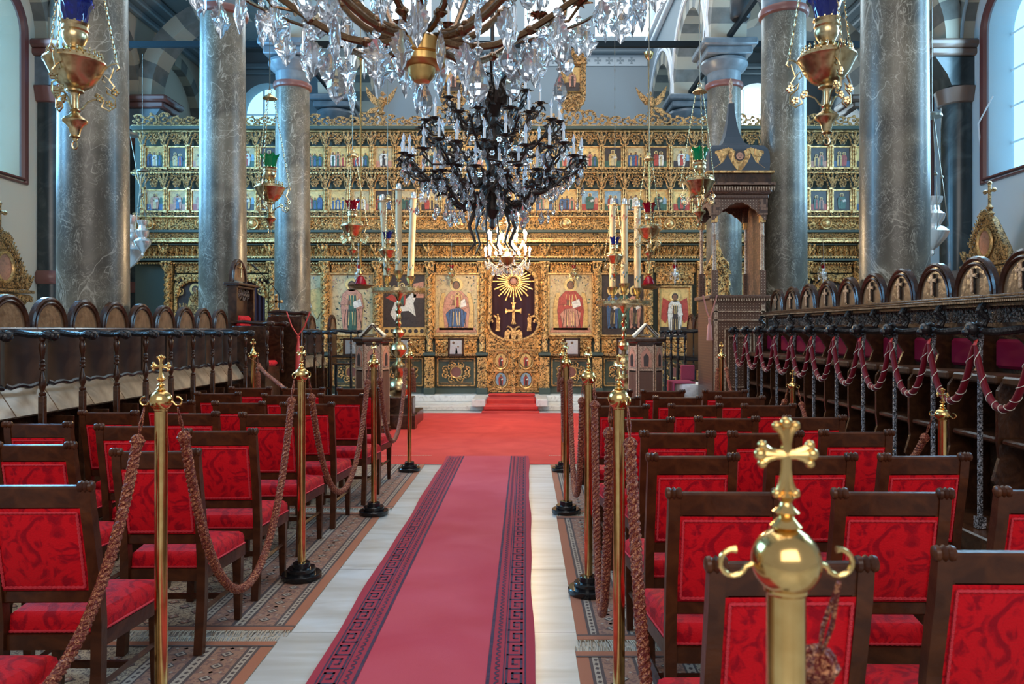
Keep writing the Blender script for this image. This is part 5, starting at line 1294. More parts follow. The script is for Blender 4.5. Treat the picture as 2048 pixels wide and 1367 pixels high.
# curtain
cu = empty('embroidered_curtain', (CX, YI+.10, 0), 'dark maroon curtain with gold sunburst, cross and two-headed eagle behind the royal doors', 'curtain')
b = MB(); V = []; F = []; n = 40
for i in range(n+1):
    x = -.55+1.1*i/n; y = .012*math.sin(i*.9); V += [(x, y, .9), (x, y, 3.05)]
for i in range(n): F.append((2*i, 2*i+2, 2*i+3, 2*i+1))
b.add(V, F, 0, True); b.build('cloth', 'purple', cu)
b = MB(); zc = 2.66
for i in range(32):
    a = 2*PI*i/32; r1 = .46 if i % 2 == 0 else .36; r0 = .10; wd = .028
    b.prism([(r0*math.cos(a-.1), zc+r0*math.sin(a-.1)), (r1*math.cos(a-wd), zc+r1*math.sin(a-wd)), (r1*.96*math.cos(a), zc+r1*.96*math.sin(a)), (r1*math.cos(a+wd), zc+r1*math.sin(a+wd)), (r0*math.cos(a+.1), zc+r0*math.sin(a+.1))], -.035, -.02)
for t in range(14): b.ball((.105*math.cos(t*PI/7), -.04, zc+.105*math.sin(t*PI/7)), .025, 0, 6, 4)
b.ball((0, -.03, zc), .075, 1, 12, 6, sy=.3); b.build('sunburst', ['gold', 'p_rose'], cu)
b = MB(); zc = 2.02
for a, L in ((0, .17), (PI, .17), (PI/2, .18), (-PI/2, .28)):
    c, s = math.cos(a), math.sin(a); Q = [(0, -.025), (L*.8, -.03), (L, -.06), (L, .06), (L*.8, .03), (0, .025)]
    b.prism([(p*c-q*s, zc+p*s+q*c) for p, q in Q], -.035, -.02)
b.ball((0, -.035, zc), .03, sy=.5); b.lathe([(.05, 1.73), (.03, 1.76), (.02, 1.8)], 10, (0, -.03, 0)); b.build('cross', 'gold', cu)
b = MB(); k = 1.0
b.prism([(-.05, 1.62), (-.07, 1.52), (-.04, 1.42), (0, 1.36), (.04, 1.42), (.07, 1.52), (.05, 1.62), (0, 1.65)], -.05, -.02)
for s in (-1, 1):
    b.tube([(s*.02, -.035, 1.60), (s*.07, -.035, 1.66), (s*.12, -.035, 1.68), (s*.15, -.035, 1.655)], [.03, .022, .02, .006], 6)
    b.prism([(s*.06, 1.58), (s*.12, 1.62), (s*.19, 1.56), (s*.20, 1.40), (s*.16, 1.33), (s*.13, 1.42), (s*.10, 1.38), (s*.09, 1.48)], -.04, -.02)
    b.prism([(s*.03, 1.42), (s*.10, 1.36), (s*.09, 1.32), (s*.02, 1.38)], -.04, -.02)
b.prism([(-.02, 1.40), (-.07, 1.27), (0, 1.30), (.07, 1.27), (.02, 1.40)], -.04, -.02); b.build('two_headed_eagle', 'gold', cu)
for s, nm in ((-1, 'angel_applique'), (1, 'saint_applique')):
    b = MB(); x = s*.34
    b.prism([(x-.05, 1.58), (x+.05, 1.58), (x+.04, 1.72), (x+.05, 1.86), (x+.01, 1.92), (x-.04, 1.86), (x-.03, 1.72)], -.035, -.02); b.ball((x, -.03, 1.94), .025, 0, 8, 5, sy=.6)
    b.prism([(x, 1.86), (x+.12*s if s > 0 else x-.09, 1.90), (x+.12*s if s > 0 else x-.09, 1.94), (x, 1.90)], -.035, -.02); b.build(nm, 'gold', cu)

# small framed silver icons hanging on the ledge of the screen
def silver_icon(x, label, n=1):
    o = empty('framed_icon', (x, YI-.24, 1.04), label, 'icon', 'small framed silver icons')
    b = MB()
    for dx, dz, sx, sz in ((0, .375, .34, .045), (0, .03, .34, .045), (-.148, .20, .045, .38), (.148, .20, .045, .38)): b.box((dx, 0, dz), (sx, .05, sz), 0, ch=.008)
    b.box((0, .02, .2), (.3, .02, .36), 0); b.build('frame', 'wood', o)
    b = MB(); b.box((0, 0, .205), (.25, .012, .30), 0)
    for i in range(n):
        cx = (i-(n-1)/2)*.10; sc_ = 1 if i == 0 else .7
        b.prism([(cx-.09*sc_, .06), (cx+.09*sc_, .06), (cx+.07*sc_, .20), (cx+.03, .25*sc_+.02*(1-sc_)), (cx-.03, .25*sc_), (cx-.07*sc_, .20)], -.022, -.006, 0)
        b.lathe([(0, 0), (.05*sc_, 0), (.05*sc_, .01), (0, .01)], 14, (cx, -.022, .28*sc_+.02), 0, axis='y'); b.lathe([(0, 0), (.027*sc_, 0), (.027*sc_, .012), (0, .012)], 12, (cx, -.030, .275*sc_+.02), 1, axis='y')
    b.build('silver_cover', ['silver', 'p_skin'], o)
silver_icon(-3.70, 'small dark-framed silver icon hung below the large painted bishop', 1)
silver_icon(-2.62, 'small dark-framed silver icon half hidden behind the left candle stand', 1)
silver_icon(-1.47, 'small dark-framed silver icon below the seated figure left of the royal doors', 2)
silver_icon(1.0, 'small dark-framed silver icon below the seated figure right of the royal doors', 1)
silver_icon(2.12, 'small dark-framed silver icon half hidden behind the right candle stand', 1)

# ---------------------------------------------------------------- candle stands, lecterns, boxes
def candle_stand(x, y, label, short_mid=False, z0=0.0):
    t = empty('candle_stand', (x, y, z0), label, 'candle stand', 'tall brass candle stands')
    zb = .38
    b = MB(); b.lathe([(.24, 0), (.25, .04), (.20, .08), (.18, .14), (.11, .18), (.13, .24), (.20, .32), (.21, .40), (.15, .50), (.06, .56), (.09, .62), (.13, .70), (.12, .78), (.05, .84), (.04, .9), (.12, .98), (.145, 1.05), (.12, 1.12), (.04, 1.18), (.04, 1.24), (.09, 1.29), (.11, 1.34), (.09, 1.39), (.03, 1.44), (.055, 1.50), (.03, 1.54), (.05, 1.60), (.03, 1.66), (.06, 1.72), (.03, 1.78), (.05, 1.84), (.03, 1.90), (.07, 1.97), (.16, 2.02)], 24, (0, 0, 0)); b.build('baluster_stem', 'oldbrass', t)
    b = MB(); b.lathe([(.16, 2.02), (.44, 2.04), (.46, 2.05), (.46, 2.10), (.44, 2.10), (.43, 2.06), (0, 2.06)], 32)
    for k in range(40): a = 2*PI*k/40; b.ball((.46*math.cos(a), .46*math.sin(a), 2.115), .016, 0, 5, 3); b.ball((.455*math.cos(a), .455*math.sin(a), 2.03), .014, 0, 5, 3)
    b.build('tray', 'oldbrass', t)
    spots = [(-.21, .05, 2.30, 1.32, -.10), (.0, .0, 2.38, 1.42 if not short_mid else .36, 0.0), (.21, -.05, 2.28, 1.36, .07)]
    if short_mid: spots[0] = (-.19, .05, 2.32, 1.45, .0); spots[2] = (.23, -.02, 2.30, 1.42, .0); spots.append((.04, .22, 2.4, 1.40, .0))
    for dx, dy, z, L, lean in spots:
        b = MB(); b.lathe([(.02, 2.06), (.018, z-.16), (.05, z-.14), (.02, z-.12), (.05, z-.08), (.085, z), (.09, z+.03), (.07, z+.03), (.05, z)], 16, (dx, dy, 0)); b.tube([(dx*.3, dy*.3, 2.15), (dx*.8, dy*.8, 2.1), (dx, dy, z-.15)], .012, 6); b.build('candle_cup', 'oldbrass', t)
        c = empty('tall_candle', (x+dx, y+dy, z0+z+.0), 'tall painted wax candle %s the %s candle stand' % ('leaning left on' if lean < 0 else ('leaning right on' if lean > 0.01 else 'upright on'), 'left' if x < 0 else 'right') + (', centre' if abs(dx) < .03 else (', outer left' if dx < -.1 else (', outer right' if dx > .1 else ', rear'))), 'candle', 'candles on the brass stands')
        c.rotation_euler = (0, lean*.6, 0)
        b = MB(); b.lathe([(.058, 0), (.058, L), (.05, L+.01)], 20); b.build('wax', 'candle', c)
        for zz, mm in ((.18, ['p_green', 'p_sky']), (L-.22, ['p_rose', 'p_red'])):
            b = MB()
            for q in range(5): b.ball((.050*math.sin(q*.4-.8), -.050*math.cos(q*.4-.8), zz+.04*math.sin(q*2.1)), .016, q % 2, 6, 4, sz=1.8)
            b.build('painted_flowers' if zz < .5 else 'painted_emblem', mm, c)
            if L < .5: break
        if L > .5:
            b = MB(); b.lathe([(.10, L+.0), (.11, L+.01), (.05, L+.02), (.045, L+.10), (.03, L+.12)], 16); b.build('drip_cup', 'silver', c)
    return t
candle_stand(-2.19, 13.0, 'tall brass candle stand with three leaning candles, left before the screen', z0=.22)
candle_stand(1.716, 13.0, 'tall brass candle stand with upright candles, right before the screen', True, z0=.0)
o = empty('stepped_pedestal', (-2.19, 12.85, 0), 'low dark stepped wooden block under the left candle stand', 'pedestal')
b = MB(); b.box((-.0, .15, .11), (.75, .8, .22), 0, ch=.01); b.build('block', 'wood', o); b = MB(); b.box((.1, -.42, .25), (.5, .32, .50), 0, ch=.01); b.box((.15, -.70, .12), (.55, .24, .24), 0, ch=.01); b.build('steps', 'wood', o)
def lectern(x, y, label, rz, blabel):
    t = empty('hexagonal_lectern', (x, y, 0), label, 'lectern', 'inlaid hexagonal lecterns', rz)
    b = MB(); b.lathe([(.29, 0), (.29, .08), (.255, .10), (.255, 1.40), (.27, 1.42)], 6, smooth=False); b.build('cabinet', 'wood', t)
    b = MB(); b.lathe([(.30, 1.42), (.305, 1.44), (.305, 1.47), (.28, 1.49), (0, 1.49)], 6, smooth=False); b.build('top', 'wood', t)
    for k in range(6):
        a = PI/6+k*PI/3; d = .255*math.cos(PI/6)+.004; b = MB(); b.X = T((d*math.cos(a), d*math.sin(a), 0), a+PI/2)
        b.box((0, 0, .56), (.215, .012, .80), 0); b.box((0, -.004, 1.0), (.225, .012, .03), 1); b.box((0, -.004, .14), (.225, .012, .03), 1)
        for s in (-1, 1): b.box((s*.112, -.004, .75), (.02, .012, 1.26), 1)
        b.box((0, 0, 1.19), (.215, .012, .34), 1); b.prism([(-.08, 1.04), (.08, 1.04), (.08, 1.24), (0, 1.34), (-.08, 1.24)], -.016, -.006, 2); figure(b, 0, 1.05, .15, .25, -.016, 3, 2, None, book=False) if False else b.prism([(-.035, 1.05), (.035, 1.05), (.04, 1.2), (0, 1.25), (-.04, 1.2)], -.022, -.016, 3)
        b.build('inlaid_panel', ['inlayfine', 'inlaytrim', 'p_rose', 'p_dark'], t)
    s_ = empty('book_rest', (x, y, 1.49), blabel, 'book'); s_.scale = (.72, .8, .72)
    b = MB(); b.X = T((0, 0, 0), 0)
    b.prism([(-.22, .02), (-.20, .02), (.03, .27), (.01, .28)], -.15, .15, 0); b.prism([(.24, .02), (.26, .03), (.04, .28), (.02, .27)], -.15, .15, 0); b.build('rest', 'wood', s_)
    b = MB(); b.prism([(-.27, .04), (-.24, .0), (.01, .24), (0.0, .30)], -.14, .14, 0); b.prism([(.28, .05), (.25, .0), (.02, .24), (.0, .30)], -.14, .14, 0); b.box((-.02, -.05, .045), (.22, .2, .05), 1, ch=.005); b.build('open_book', ['paper', 'seatwood'], s_)
M['inlayfine'] = M['inlay'].copy(); M['inlayfine'].node_tree.nodes['Voronoi Texture'].inputs['Scale'].default_value = 55
lectern(-2.40, 11.8, 'hexagonal inlaid lectern with a book on top, left before the screen', 0.2, 'open book on the left hexagonal lectern')
lectern(1.86, 11.6, 'hexagonal inlaid lectern with a book on top, right before the screen', -0.1, 'open book on the right hexagonal lectern')
o = empty('marble_font', (2.60, 11.62, 0), 'small white marble basin draped with crimson cloth, right before the throne', 'basin')
b = MB(); b.lathe([(.22, 0), (.16, .1), (.14, .5), (.26, .62), (.32, .72), (.32, .78), (.28, .78), (.2, .68), (0, .66)], 24); b.build('basin', 'whitemarble', o)
b = MB(); b.box((-.18, 0, .80), (.34, .5, .03), 0, ch=.01); b.box((-.34, 0, .66), (.03, .5, .30), 0, ch=.01); b.build('cloth', 'tablecloth', o)
tag(MB().box((2.60, 12.02, .40), (.36, .2, .80), 0, ch=.01).build('side_table', 'wood'), 'narrow dark wooden table behind the marble basin', 'table')
o = tag(MB().box((2.60, 12.0, .92), (.22, .04, .24), 0, ch=.01).build('leaning_card', 'tablecloth'), 'crimson patterned card standing behind the marble basin', 'card')

# ---------------------------------------------------------------- hanging oil lamps
def lamp(loc, R, ztop, glass, label, metal='oldbrass', capz=6.2, name='hanging_oil_lamp', group='brass oil lamps'):
    """R bowl radius; loc at the widest ring; chains to a cap, then a rod to ztop"""
    t = empty(name, loc, label, 'oil lamp', group)
    s = lambda L: [(r*R, z*R) for r, z in L]
    b = MB(); b.lathe(s([(0, -.98), (.28, -.96), (.55, -.78), (.80, -.45), (.97, -.08), (1.04, 0), (1.02, .07), (.90, .10), (.86, .22), (.80, .24), (.5, .32), (.28, .40)]), 32); bw = b.build('bowl', metal, t)
    b = MB(); n = 26
    for k in range(n): a = 2*PI*k/n; b.ball((R*.86*math.cos(a), R*.86*math.sin(a), R*.34), R*.05, 0, 6, 4, sz=2.0); b.ball((R*.9*math.cos(a), R*.9*math.sin(a), R*.20), R*.035, 0, 5, 3)
    b.build('crown_rim', metal, bw)
    b = MB(); b.lathe(s([(.30, .36), (.26, .46), (.36, .52), (.26, .60), (.36, .78), (.44, .98), (.40, 1.12), (.45, 1.18), (.42, 1.32), (.47, 1.42), (.40, 1.44)]), 24)
    for k in range(12): a = 2*PI*k/12; b.ball((R*.45*math.cos(a), R*.45*math.sin(a), R*1.44), R*.05, 0, 5, 3)
    b.build('neck', metal, t)
    b = MB(); N = 28; pr = [(.36, 1.40), (.40, 1.6), (.48, 2.0), (.56, 2.2), (.60, 2.3), (.55, 2.28), (.44, 1.98), (.34, 1.5)]; V = []; F = []
    for j, (r, z) in enumerate(pr):
        for k in range(N):
            a = 2*PI*k/N; w_ = (1+.10*math.cos(7*a)*(j in (3, 4, 5)) + .03*math.cos(14*a)); V.append((r*R*w_*math.cos(a), r*R*w_*math.sin(a), R*(z+(.08*math.cos(7*a) if j in (4, 5) else 0))))
    for j in range(len(pr)-1):
        for k in range(N): F.append((j*N+k, j*N+(k+1) % N, (j+1)*N+(k+1) % N, (j+1)*N+k))
    b.add(V, F, 0, True); b.build('glass_cup', glass, t)
    b = MB(); b.lathe(s([(.28, -.96), (.30, -1.04), (.16, -1.10), (.13, -1.2), (.13, -1.65), (.19, -1.72), (.13, -1.78), (.20, -1.9), (.34, -1.98), (.42, -2.08), (.40, -2.16), (.28, -2.26), (.20, -2.4), (.15, -2.62), (.19, -2.68), (.08, -2.74), (.05, -2.84), (0, -2.86)]), 20)
    b.tube([(R*.10*math.cos(a), 0, R*(-2.97)+R*.15*math.sin(a)) for a in [2*PI*k/14 for k in range(14)]], R*.03, 5, closed=True); b.build('drop_finial', metal, t)
    for k in range(3):
        a = 2*PI*k/3+.5; c, q = math.cos(a), math.sin(a); b = MB()
        pts = [(1.0, .0), (1.16, .16), (1.34, .22), (1.42, .06), (1.32, -.06), (1.24, .02), (1.2, -.15), (1.1, -.45), (1.26, -.66), (1.16, -.84), (.98, -.72), (1.02, -.92), (1.28, -1.1), (1.30, -1.4), (1.08, -1.58), (.84, -1.46), (.92, -1.24), (.64, -1.22), (.40, -1.35), (.24, -1.62), (.16, -1.66)]
        b.tube([(R*r*c, R*r*q, R*z) for r, z in pts], R*.035, 5)
        b.tube([(R*r*c, R*r*q, R*z) for r, z in ((1.1, -.45), (.92, -.3), (.86, -.48), (.96, -.55))], R*.028, 5); b.tube([(R*r*c, R*r*q, R*z) for r, z in ((.92, -1.24), (.8, -1.05), (.68, -1.0), (.62, -1.12))], R*.028, 5)
        for r, z in ((1.10, -1.32), (1.28, -.86), (.78, -1.16)):
            for j in range(5): e = j*1.256; b.ball((R*(r+.09*math.cos(e))*c, R*(r+.09*math.cos(e))*q, R*(z+.09*math.sin(e))), R*.07, 0, 5, 3)
        b.build('scroll_bracket', metal, t)
        b = MB(); A = Vector((R*1.34*c, R*1.34*q, R*.22)); B = Vector((R*.28*c, R*.28*q, R*capz)); L = (B-A).length; n = int(L/(R*.17)); d = (B-A)/n; u = d.normalized()
        v1 = u.orthogonal().normalized(); v2 = u.cross(v1)
        for j in range(n):
            m = A+d*(j+.5); v = v1 if j % 2 else v2
            b.tube([tuple(m+u*(R*.115*math.cos(e))+v*(R*.05*math.sin(e))) for e in [2*PI*i/6 for i in range(6)]], R*.018, 3, closed=True)
        b.build('chain', metal, t)
    b = MB(); b.lathe(s([(.48, capz-.03), (.50, capz), (.42, capz+.1), (.18, capz+.26), (.08, capz+.34)]), 20); b.tube([(R*.13*math.cos(a), 0, R*(capz+.5)+R*.16*math.sin(a)) for a in [2*PI*k/14 for k in range(14)]], R*.025, 5, closed=True); b.build('cap', metal, t)
    b = MB(); z = R*(capz+.64); H = ztop-loc[2]; P = []; Rr = []
    k = 0
    while z < H: P.append((0, 0, z)); Rr.append(.011 if k % 6 == 0 else .0045); z += .05; k += 1
    if len(P) > 1: b.tube(P, Rr, 5); b.build('suspension_chain', 'steelchain', t)
    return t
M['steelchain'] = mat('dull_chain', (0.20, 0.17, 0.13), 0.4, 0.8)
lamp((-2.70, 4.5, 3.20), .165, 9, 'blueglass', 'large polished brass oil lamp hanging at the upper left in front of the nearest column')
lamp((1.81, 4.5, 3.225), .165, 9, 'blueglass', 'large brass oil lamp with dark blue glass cup hanging at the upper right')
lamp((-2.79, 8.2, 3.15), .158, 12, 'greenglass', 'brass oil lamp with green glass cup hanging on the left before the third column')
lamp((1.91, 8.2, 3.22), .158, 12, 'greenglass', 'brass oil lamp with green glass cup hanging on the right by the canopy throne')
lamp((-2.53, 11.0, 3.12), .165, 12, 'redglass', 'brass oil lamp with dark red glass cup, left before the screen')
lamp((1.82, 11.0, 3.08), .165, 12, 'redglass', 'brass oil lamp with red glass cup, right before the screen')
lamp((-2.08, 11.35, 2.80), .125, 12, 'blueglass', 'brass oil lamp with dark glass cup hanging over the left candle stand')
lamp((1.46, 12.2, 2.80), .135, 12, 'blueglass', 'brass oil lamp with dark blue glass cup hanging over the right candle stand')
lamp((-3.55, 15.97, 2.80), .080, 3.50, 'redglass', 'tiny lit silver lamp with red glass before the painted bishop', 'silver', 3.5, 'votive_lamp', 'small votive lamps before the icons')
lamp((-1.56, 15.97, 2.80), .080, 3.50, 'redglass', 'tiny brass votive lamp before the seated figure left of the royal doors', 'oldbrass', 3.5, 'votive_lamp', 'small votive lamps before the icons')
lamp((1.04, 15.97, 2.80), .080, 3.50, 'redglass', 'tiny brass votive lamp before the seated figure right of the royal doors', 'oldbrass', 3.5, 'votive_lamp', 'small votive lamps before the icons')
lamp((3.19, 15.97, 2.80), .080, 3.50, 'redglass', 'tiny silver votive lamp before the archangel icon', 'silver', 3.5, 'votive_lamp', 'small votive lamps before the icons')
lamp((6.35, 15.97, 2.80), .080, 3.50, 'redglass', 'tiny silver votive lamp seen between the two nearest right columns', 'silver', 3.5, 'votive_lamp', 'small votive lamps before the icons')
for x, y, n in ((-3.20, 14.6, 'left'), (2.41, 14.6, 'right')):
    o = empty('rod_lamp', (x, y, 2.45), 'red glass lamp in a copper dish on a long brass rod, %s before the screen' % n, 'oil lamp')
    b = MB(); b.lathe([(.0, -.06), (.12, -.05), (.24, .0), (.25, .03), (.20, .03), (.1, .02)], 24); b.build('dish', 'gbronze', o)
    b = MB(); b.lathe([(.09, .0), (.12, .05), (.10, .12), (.05, .2), (0, .22)], 16); b.build('red_glass', 'redglass', o)
    b = MB(); b.lathe([(.03, .22), (.06, .25), (.03, .3), (.025, .34)], 12); b.tube([(0, 0, .3), (0, 0, 4.4)], .017, 8); b.lathe([(.02, 4.4), (.07, 4.45), (.10, 4.55), (.03, 4.57)], 12); b.tube([(0, 0, 4.5), (0, 0, 8.5)], .005, 5); b.build('rod', 'brass', o)
# silver lamps in the side aisles
def silver_lamp(loc, label):
    t = empty('silver_hanging_lamp', loc, label, 'oil lamp', 'silver aisle lamps')
    b = MB(); b.lathe([(0, -.4), (.04, -.36), (.03, -.3), (.10, -.24), (.22, -.1), (.26, .0), (.20, .06), (.12, .1), (.18, .2), (.2, .28), (.12, .34), (.10, .42), (.15, .5), (.16, .56), (.10, .57)], 24); b.build('bowl', 'silver', t)
    b = MB()
    for k in range(3):
        a = k*2.09+.3; b.tube([(.24*math.cos(a), .24*math.sin(a), .0), (.34*math.cos(a), .34*math.sin(a), .12), (.03*math.cos(a), .03*math.sin(a), 1.9)], .007, 5); b.ball((.2*math.cos(a), .2*math.sin(a), .9), .03, 0, 8, 5)
    b.tube([(0, 0, 1.9), (0, 0, 5)], .005, 4); b.lathe([(.16, 1.86), (.15, 1.9), (.03, 1.95)], 14); b.build('chain', 'steelchain', t); return t
silver_lamp((6.62, 12.2, 3.20), 'tiered silver lamp hanging behind the nearest right column')
silver_lamp((-6.46, 12.2, 2.90), 'ornate silver lamp hanging behind the nearest left column')
q_ = silver_lamp((-6.12, 12.0, 3.02), 'small silver lamp beside the ornate silver lamp, left aisle'); q_.scale = (.5, .5, .6)

# ---------------------------------------------------------------- gilded shrines in the aisles
def shrine(loc, label, rz, s=1.0):
    t = empty('gilt_icon_shrine', loc, label, 'shrine', None, rz); t.scale = (s, s, s)
    b = MB(); b.box((0, .1, .5), (1.3, .5, 1.0), 0, ch=.02); b.box((0, .1, 1.03), (1.4, .6, .06), 0, ch=.02); b.build('base_cabinet', 'wood', t)
    b = MB(); b.box((0, .15, 1.7), (1.1, .08, 1.3), 1); b.box((0, .08, 1.7), (.8, .04, 1.1), 2)
    b.build('icon_board', ['gold', 'gold', 'p_dark'], t)
    for sx in (-1, 1):
        b = MB(); twist_col(b, sx*.56, 0, 1.06, 2.2, .06, 5); b.lathe([(.09, 1.05), (.06, 1.15)], 10, (sx*.56, 0, 0)); put(b, TL, sx*.56, 0, 2.28, .2, .2, .2); b.build('twisted_column', 'carvedfine', t)
    b = MB(); b.box((0, .02, 2.40), (1.35, .3, .10), 0, ch=.02); b.box((0, .02, 2.50), (1.5, .38, .06), 0, ch=.02); scroll_band(b, -.6, .6, 2.26, 2.38, -.08, w=.12, kinds=(2, 3)); 
    for k in range(12): b.ball((-.62+k*.113, -.16, 2.36), .04, 0, 6, 4, sz=1.6)
    b.build('cornice', 'carvedfine', t)
    b = MB(); P = [(-.62, 2.55), (.62, 2.55), (.50, 2.8), (.30, 3.1), (.12, 3.35), (0, 3.45), (-.12, 3.35), (-.30, 3.1), (-.50, 2.8)]; b.prism(P, -.06, .1)
    for i in range(1, 8):
        (xa, za), (xb, zb) = P[i], P[i+1]
        for q in range(4): put(b, TL, xa+(xb-xa)*q/4, -.04, za+(zb-za)*q/4+.03, .16, .18, .2); 
    for sx in (-1, 1): put(b, TS, sx*.42, -.08, 2.70, .28, .28, .16, flip=sx > 0); put(b, TL, sx*.66, -.05, 2.68, .22, .3, .2)
    pd = b.build('pediment', 'carvedfine', t)
    b = MB(); b.tube([(.22*math.cos(a), -.10, 2.92+.27*math.sin(a)) for a in [2*PI*k/24 for k in range(24)]], .035, 6, closed=True); b.prism([(.2*math.cos(2*PI*k/24), 2.92+.25*math.sin(2*PI*k/24)) for k in range(24)], -.09, -.05, 1); b.build('oval_medallion', ['gold', 'p_rose'], pd)
    b = MB(); b.lathe([(.04, 3.42), (.09, 3.48), (.04, 3.55), (.07, 3.6), (.03, 3.66)], 12); b.box((0, 0, 3.85), (.05, .05, .40), 0, ch=.01); b.box((0, 0, 3.92), (.26, .05, .05), 0, ch=.01)
    for dx, dz in ((-.14, 3.92), (.14, 3.92), (0, 4.07)): b.ball((dx, 0, dz), .045, 0, 8, 5); 
    b.build('cross', 'carvedfine', t)
shrine((-8.55, 12.2, 0), 'gilded carved icon shrine with cross on top against the left wall', PI/2, .90)
shrine((7.62, 12.3, .55), 'small dark gilt shrine with cross against the right wall, below the window', -PI/2, .85)
shrine((-6.1, 14.6, 0), 'dark carved icon stand seen between the two nearest left columns', .3, .75)
o = tag(MB().lathe([(.025, 0), (.025, .55)], 10, (-8.35, 11.4, 1.9)).build('thin_candle', 'gold'), 'thin yellow taper candle rising behind the left stalls', 'candle')
o = tag(MB().box((6.6, 12.6, 1.1), (.5, .5, 2.2), 0, ch=.02).build('lamp_pedestal', 'wood'), 'dark wooden pedestal under the tiered silver lamp', 'pedestal')

# ---------------------------------------------------------------- chandeliers
def pendant_mesh():
    """cut crystal leaf with scalloped outline, unit height, hanging from the origin"""
    b = MB()
    out = [(0, -.26), (.07, -.27), (.10, -.33), (.17, -.36), (.16, -.42), (.24, -.46), (.22, -.53), (.29, -.57), (.24, -.65), (.20, -.74), (.12, -.80), (.09, -.90), (0, -1.0)]
    full = out+[(-a, c) for a, c in out[-2:0:-1]]; n = len(full)
    V = [(a, 0, c) for a, c in full]+[(a*.55, -.055, -.6+(c+.6)*.6) for a, c in full]+[(a*.55, .055, -.6+(c+.6)*.6) for a, c in full]+[(0, -.085, -.62), (0, .085, -.62)]
    F = []
    for i in range(n):
        j = (i+1) % n; F += [(i, j, n+j, n+i), (j, i, 2*n+i, 2*n+j), (n+i, n+j, 3*n), (2*n+j, 2*n+i, 3*n+1)]
    b.add(V, F); b.ball((0, 0, -.16), .085, 0, 8, 6, sy=.7); b.tube([(0, 0, 0), (0, 0, -.1)], .012, 4, 0); return b
def drop_mesh():
    b = MB(); b.lathe([(0, 0), (.02, -.02), (.015, -.1), (.09, -.16), (.02, -.24), (.05, -.34), (.15, -.58), (.18, -.72), (.12, -.88), (0, -1)], 8, smooth=False); return b
def spear_mesh():
    b = MB(); b.lathe([(0, 0), (.02, -.02), (.07, -.08), (.02, -.14), (.055, -.22), (.06, -.80), (0, -1)], 6, smooth=False); return b
pm = [f().build('crystal_pendant', 'crystal') for f in (pendant_mesh, drop_mesh, spear_mesh)]
PMESH = [o.data for o in pm]
for o in pm: bpy.data.objects.remove(o)
def add_pendants(root, L, limit=98, name='crystal_pendant'):
    """L: (distance key, kind, pos, size, rot)"""
    L.sort(key=lambda q: q[0])
    for q in L[:limit]:
        o = bpy.data.objects.new(name, PMESH[q[1]]); COL.objects.link(o); o.parent = root; o.location = q[2]; o.scale = (q[3],)*3; o.rotation_euler = (0, 0, q[4])
    if len(L) > limit:
        b = MB()
        for q in L[limit:]:
            me = PMESH[q[1]]; V = np.array([v.co[:] for v in me.vertices]); F = [list(p.vertices) for p in me.polygons]
            b.X = T(q[2], q[4], q[3]); b.add(V, F)
        o = b.build('small_crystal_pendants', 'crystal', root); o['kind'] = 'stuff'
def candle(b, p, r=.012, h=.09, bm=2):
    """cup + sleeve + flame shaped bulb, material slots 0 metal 1 sleeve 2 bulb"""
    x, y, z = p; b.lathe([(.008, -.02), (.03, -.005), (.045, .008), (.052, .006), (.03, .0)], 10, p, 0)
    for k in range(6): a = k*PI/3; b.prism([(x+.03*math.cos(a-.3), y+.03*math.sin(a-.3)), (x+.075*math.cos(a), y+.075*math.sin(a)), (x+.03*math.cos(a+.3), y+.03*math.sin(a+.3))], z-.004, z+.004, 0, plane='xy')
    b.lathe([(r, 0), (r, h), (r*.5, h+.004)], 10, p, 1)
    b.lathe([(r*.7, h), (r*1.3, h+.03), (r*1.25, h+.045), (r*.6, h+.07), (0, h+.09)], 10, p, bm)

M['bowlgilt'] = mat('satin_gilt_bronze', (0.60, 0.36, 0.12), 0.3, 0.85)
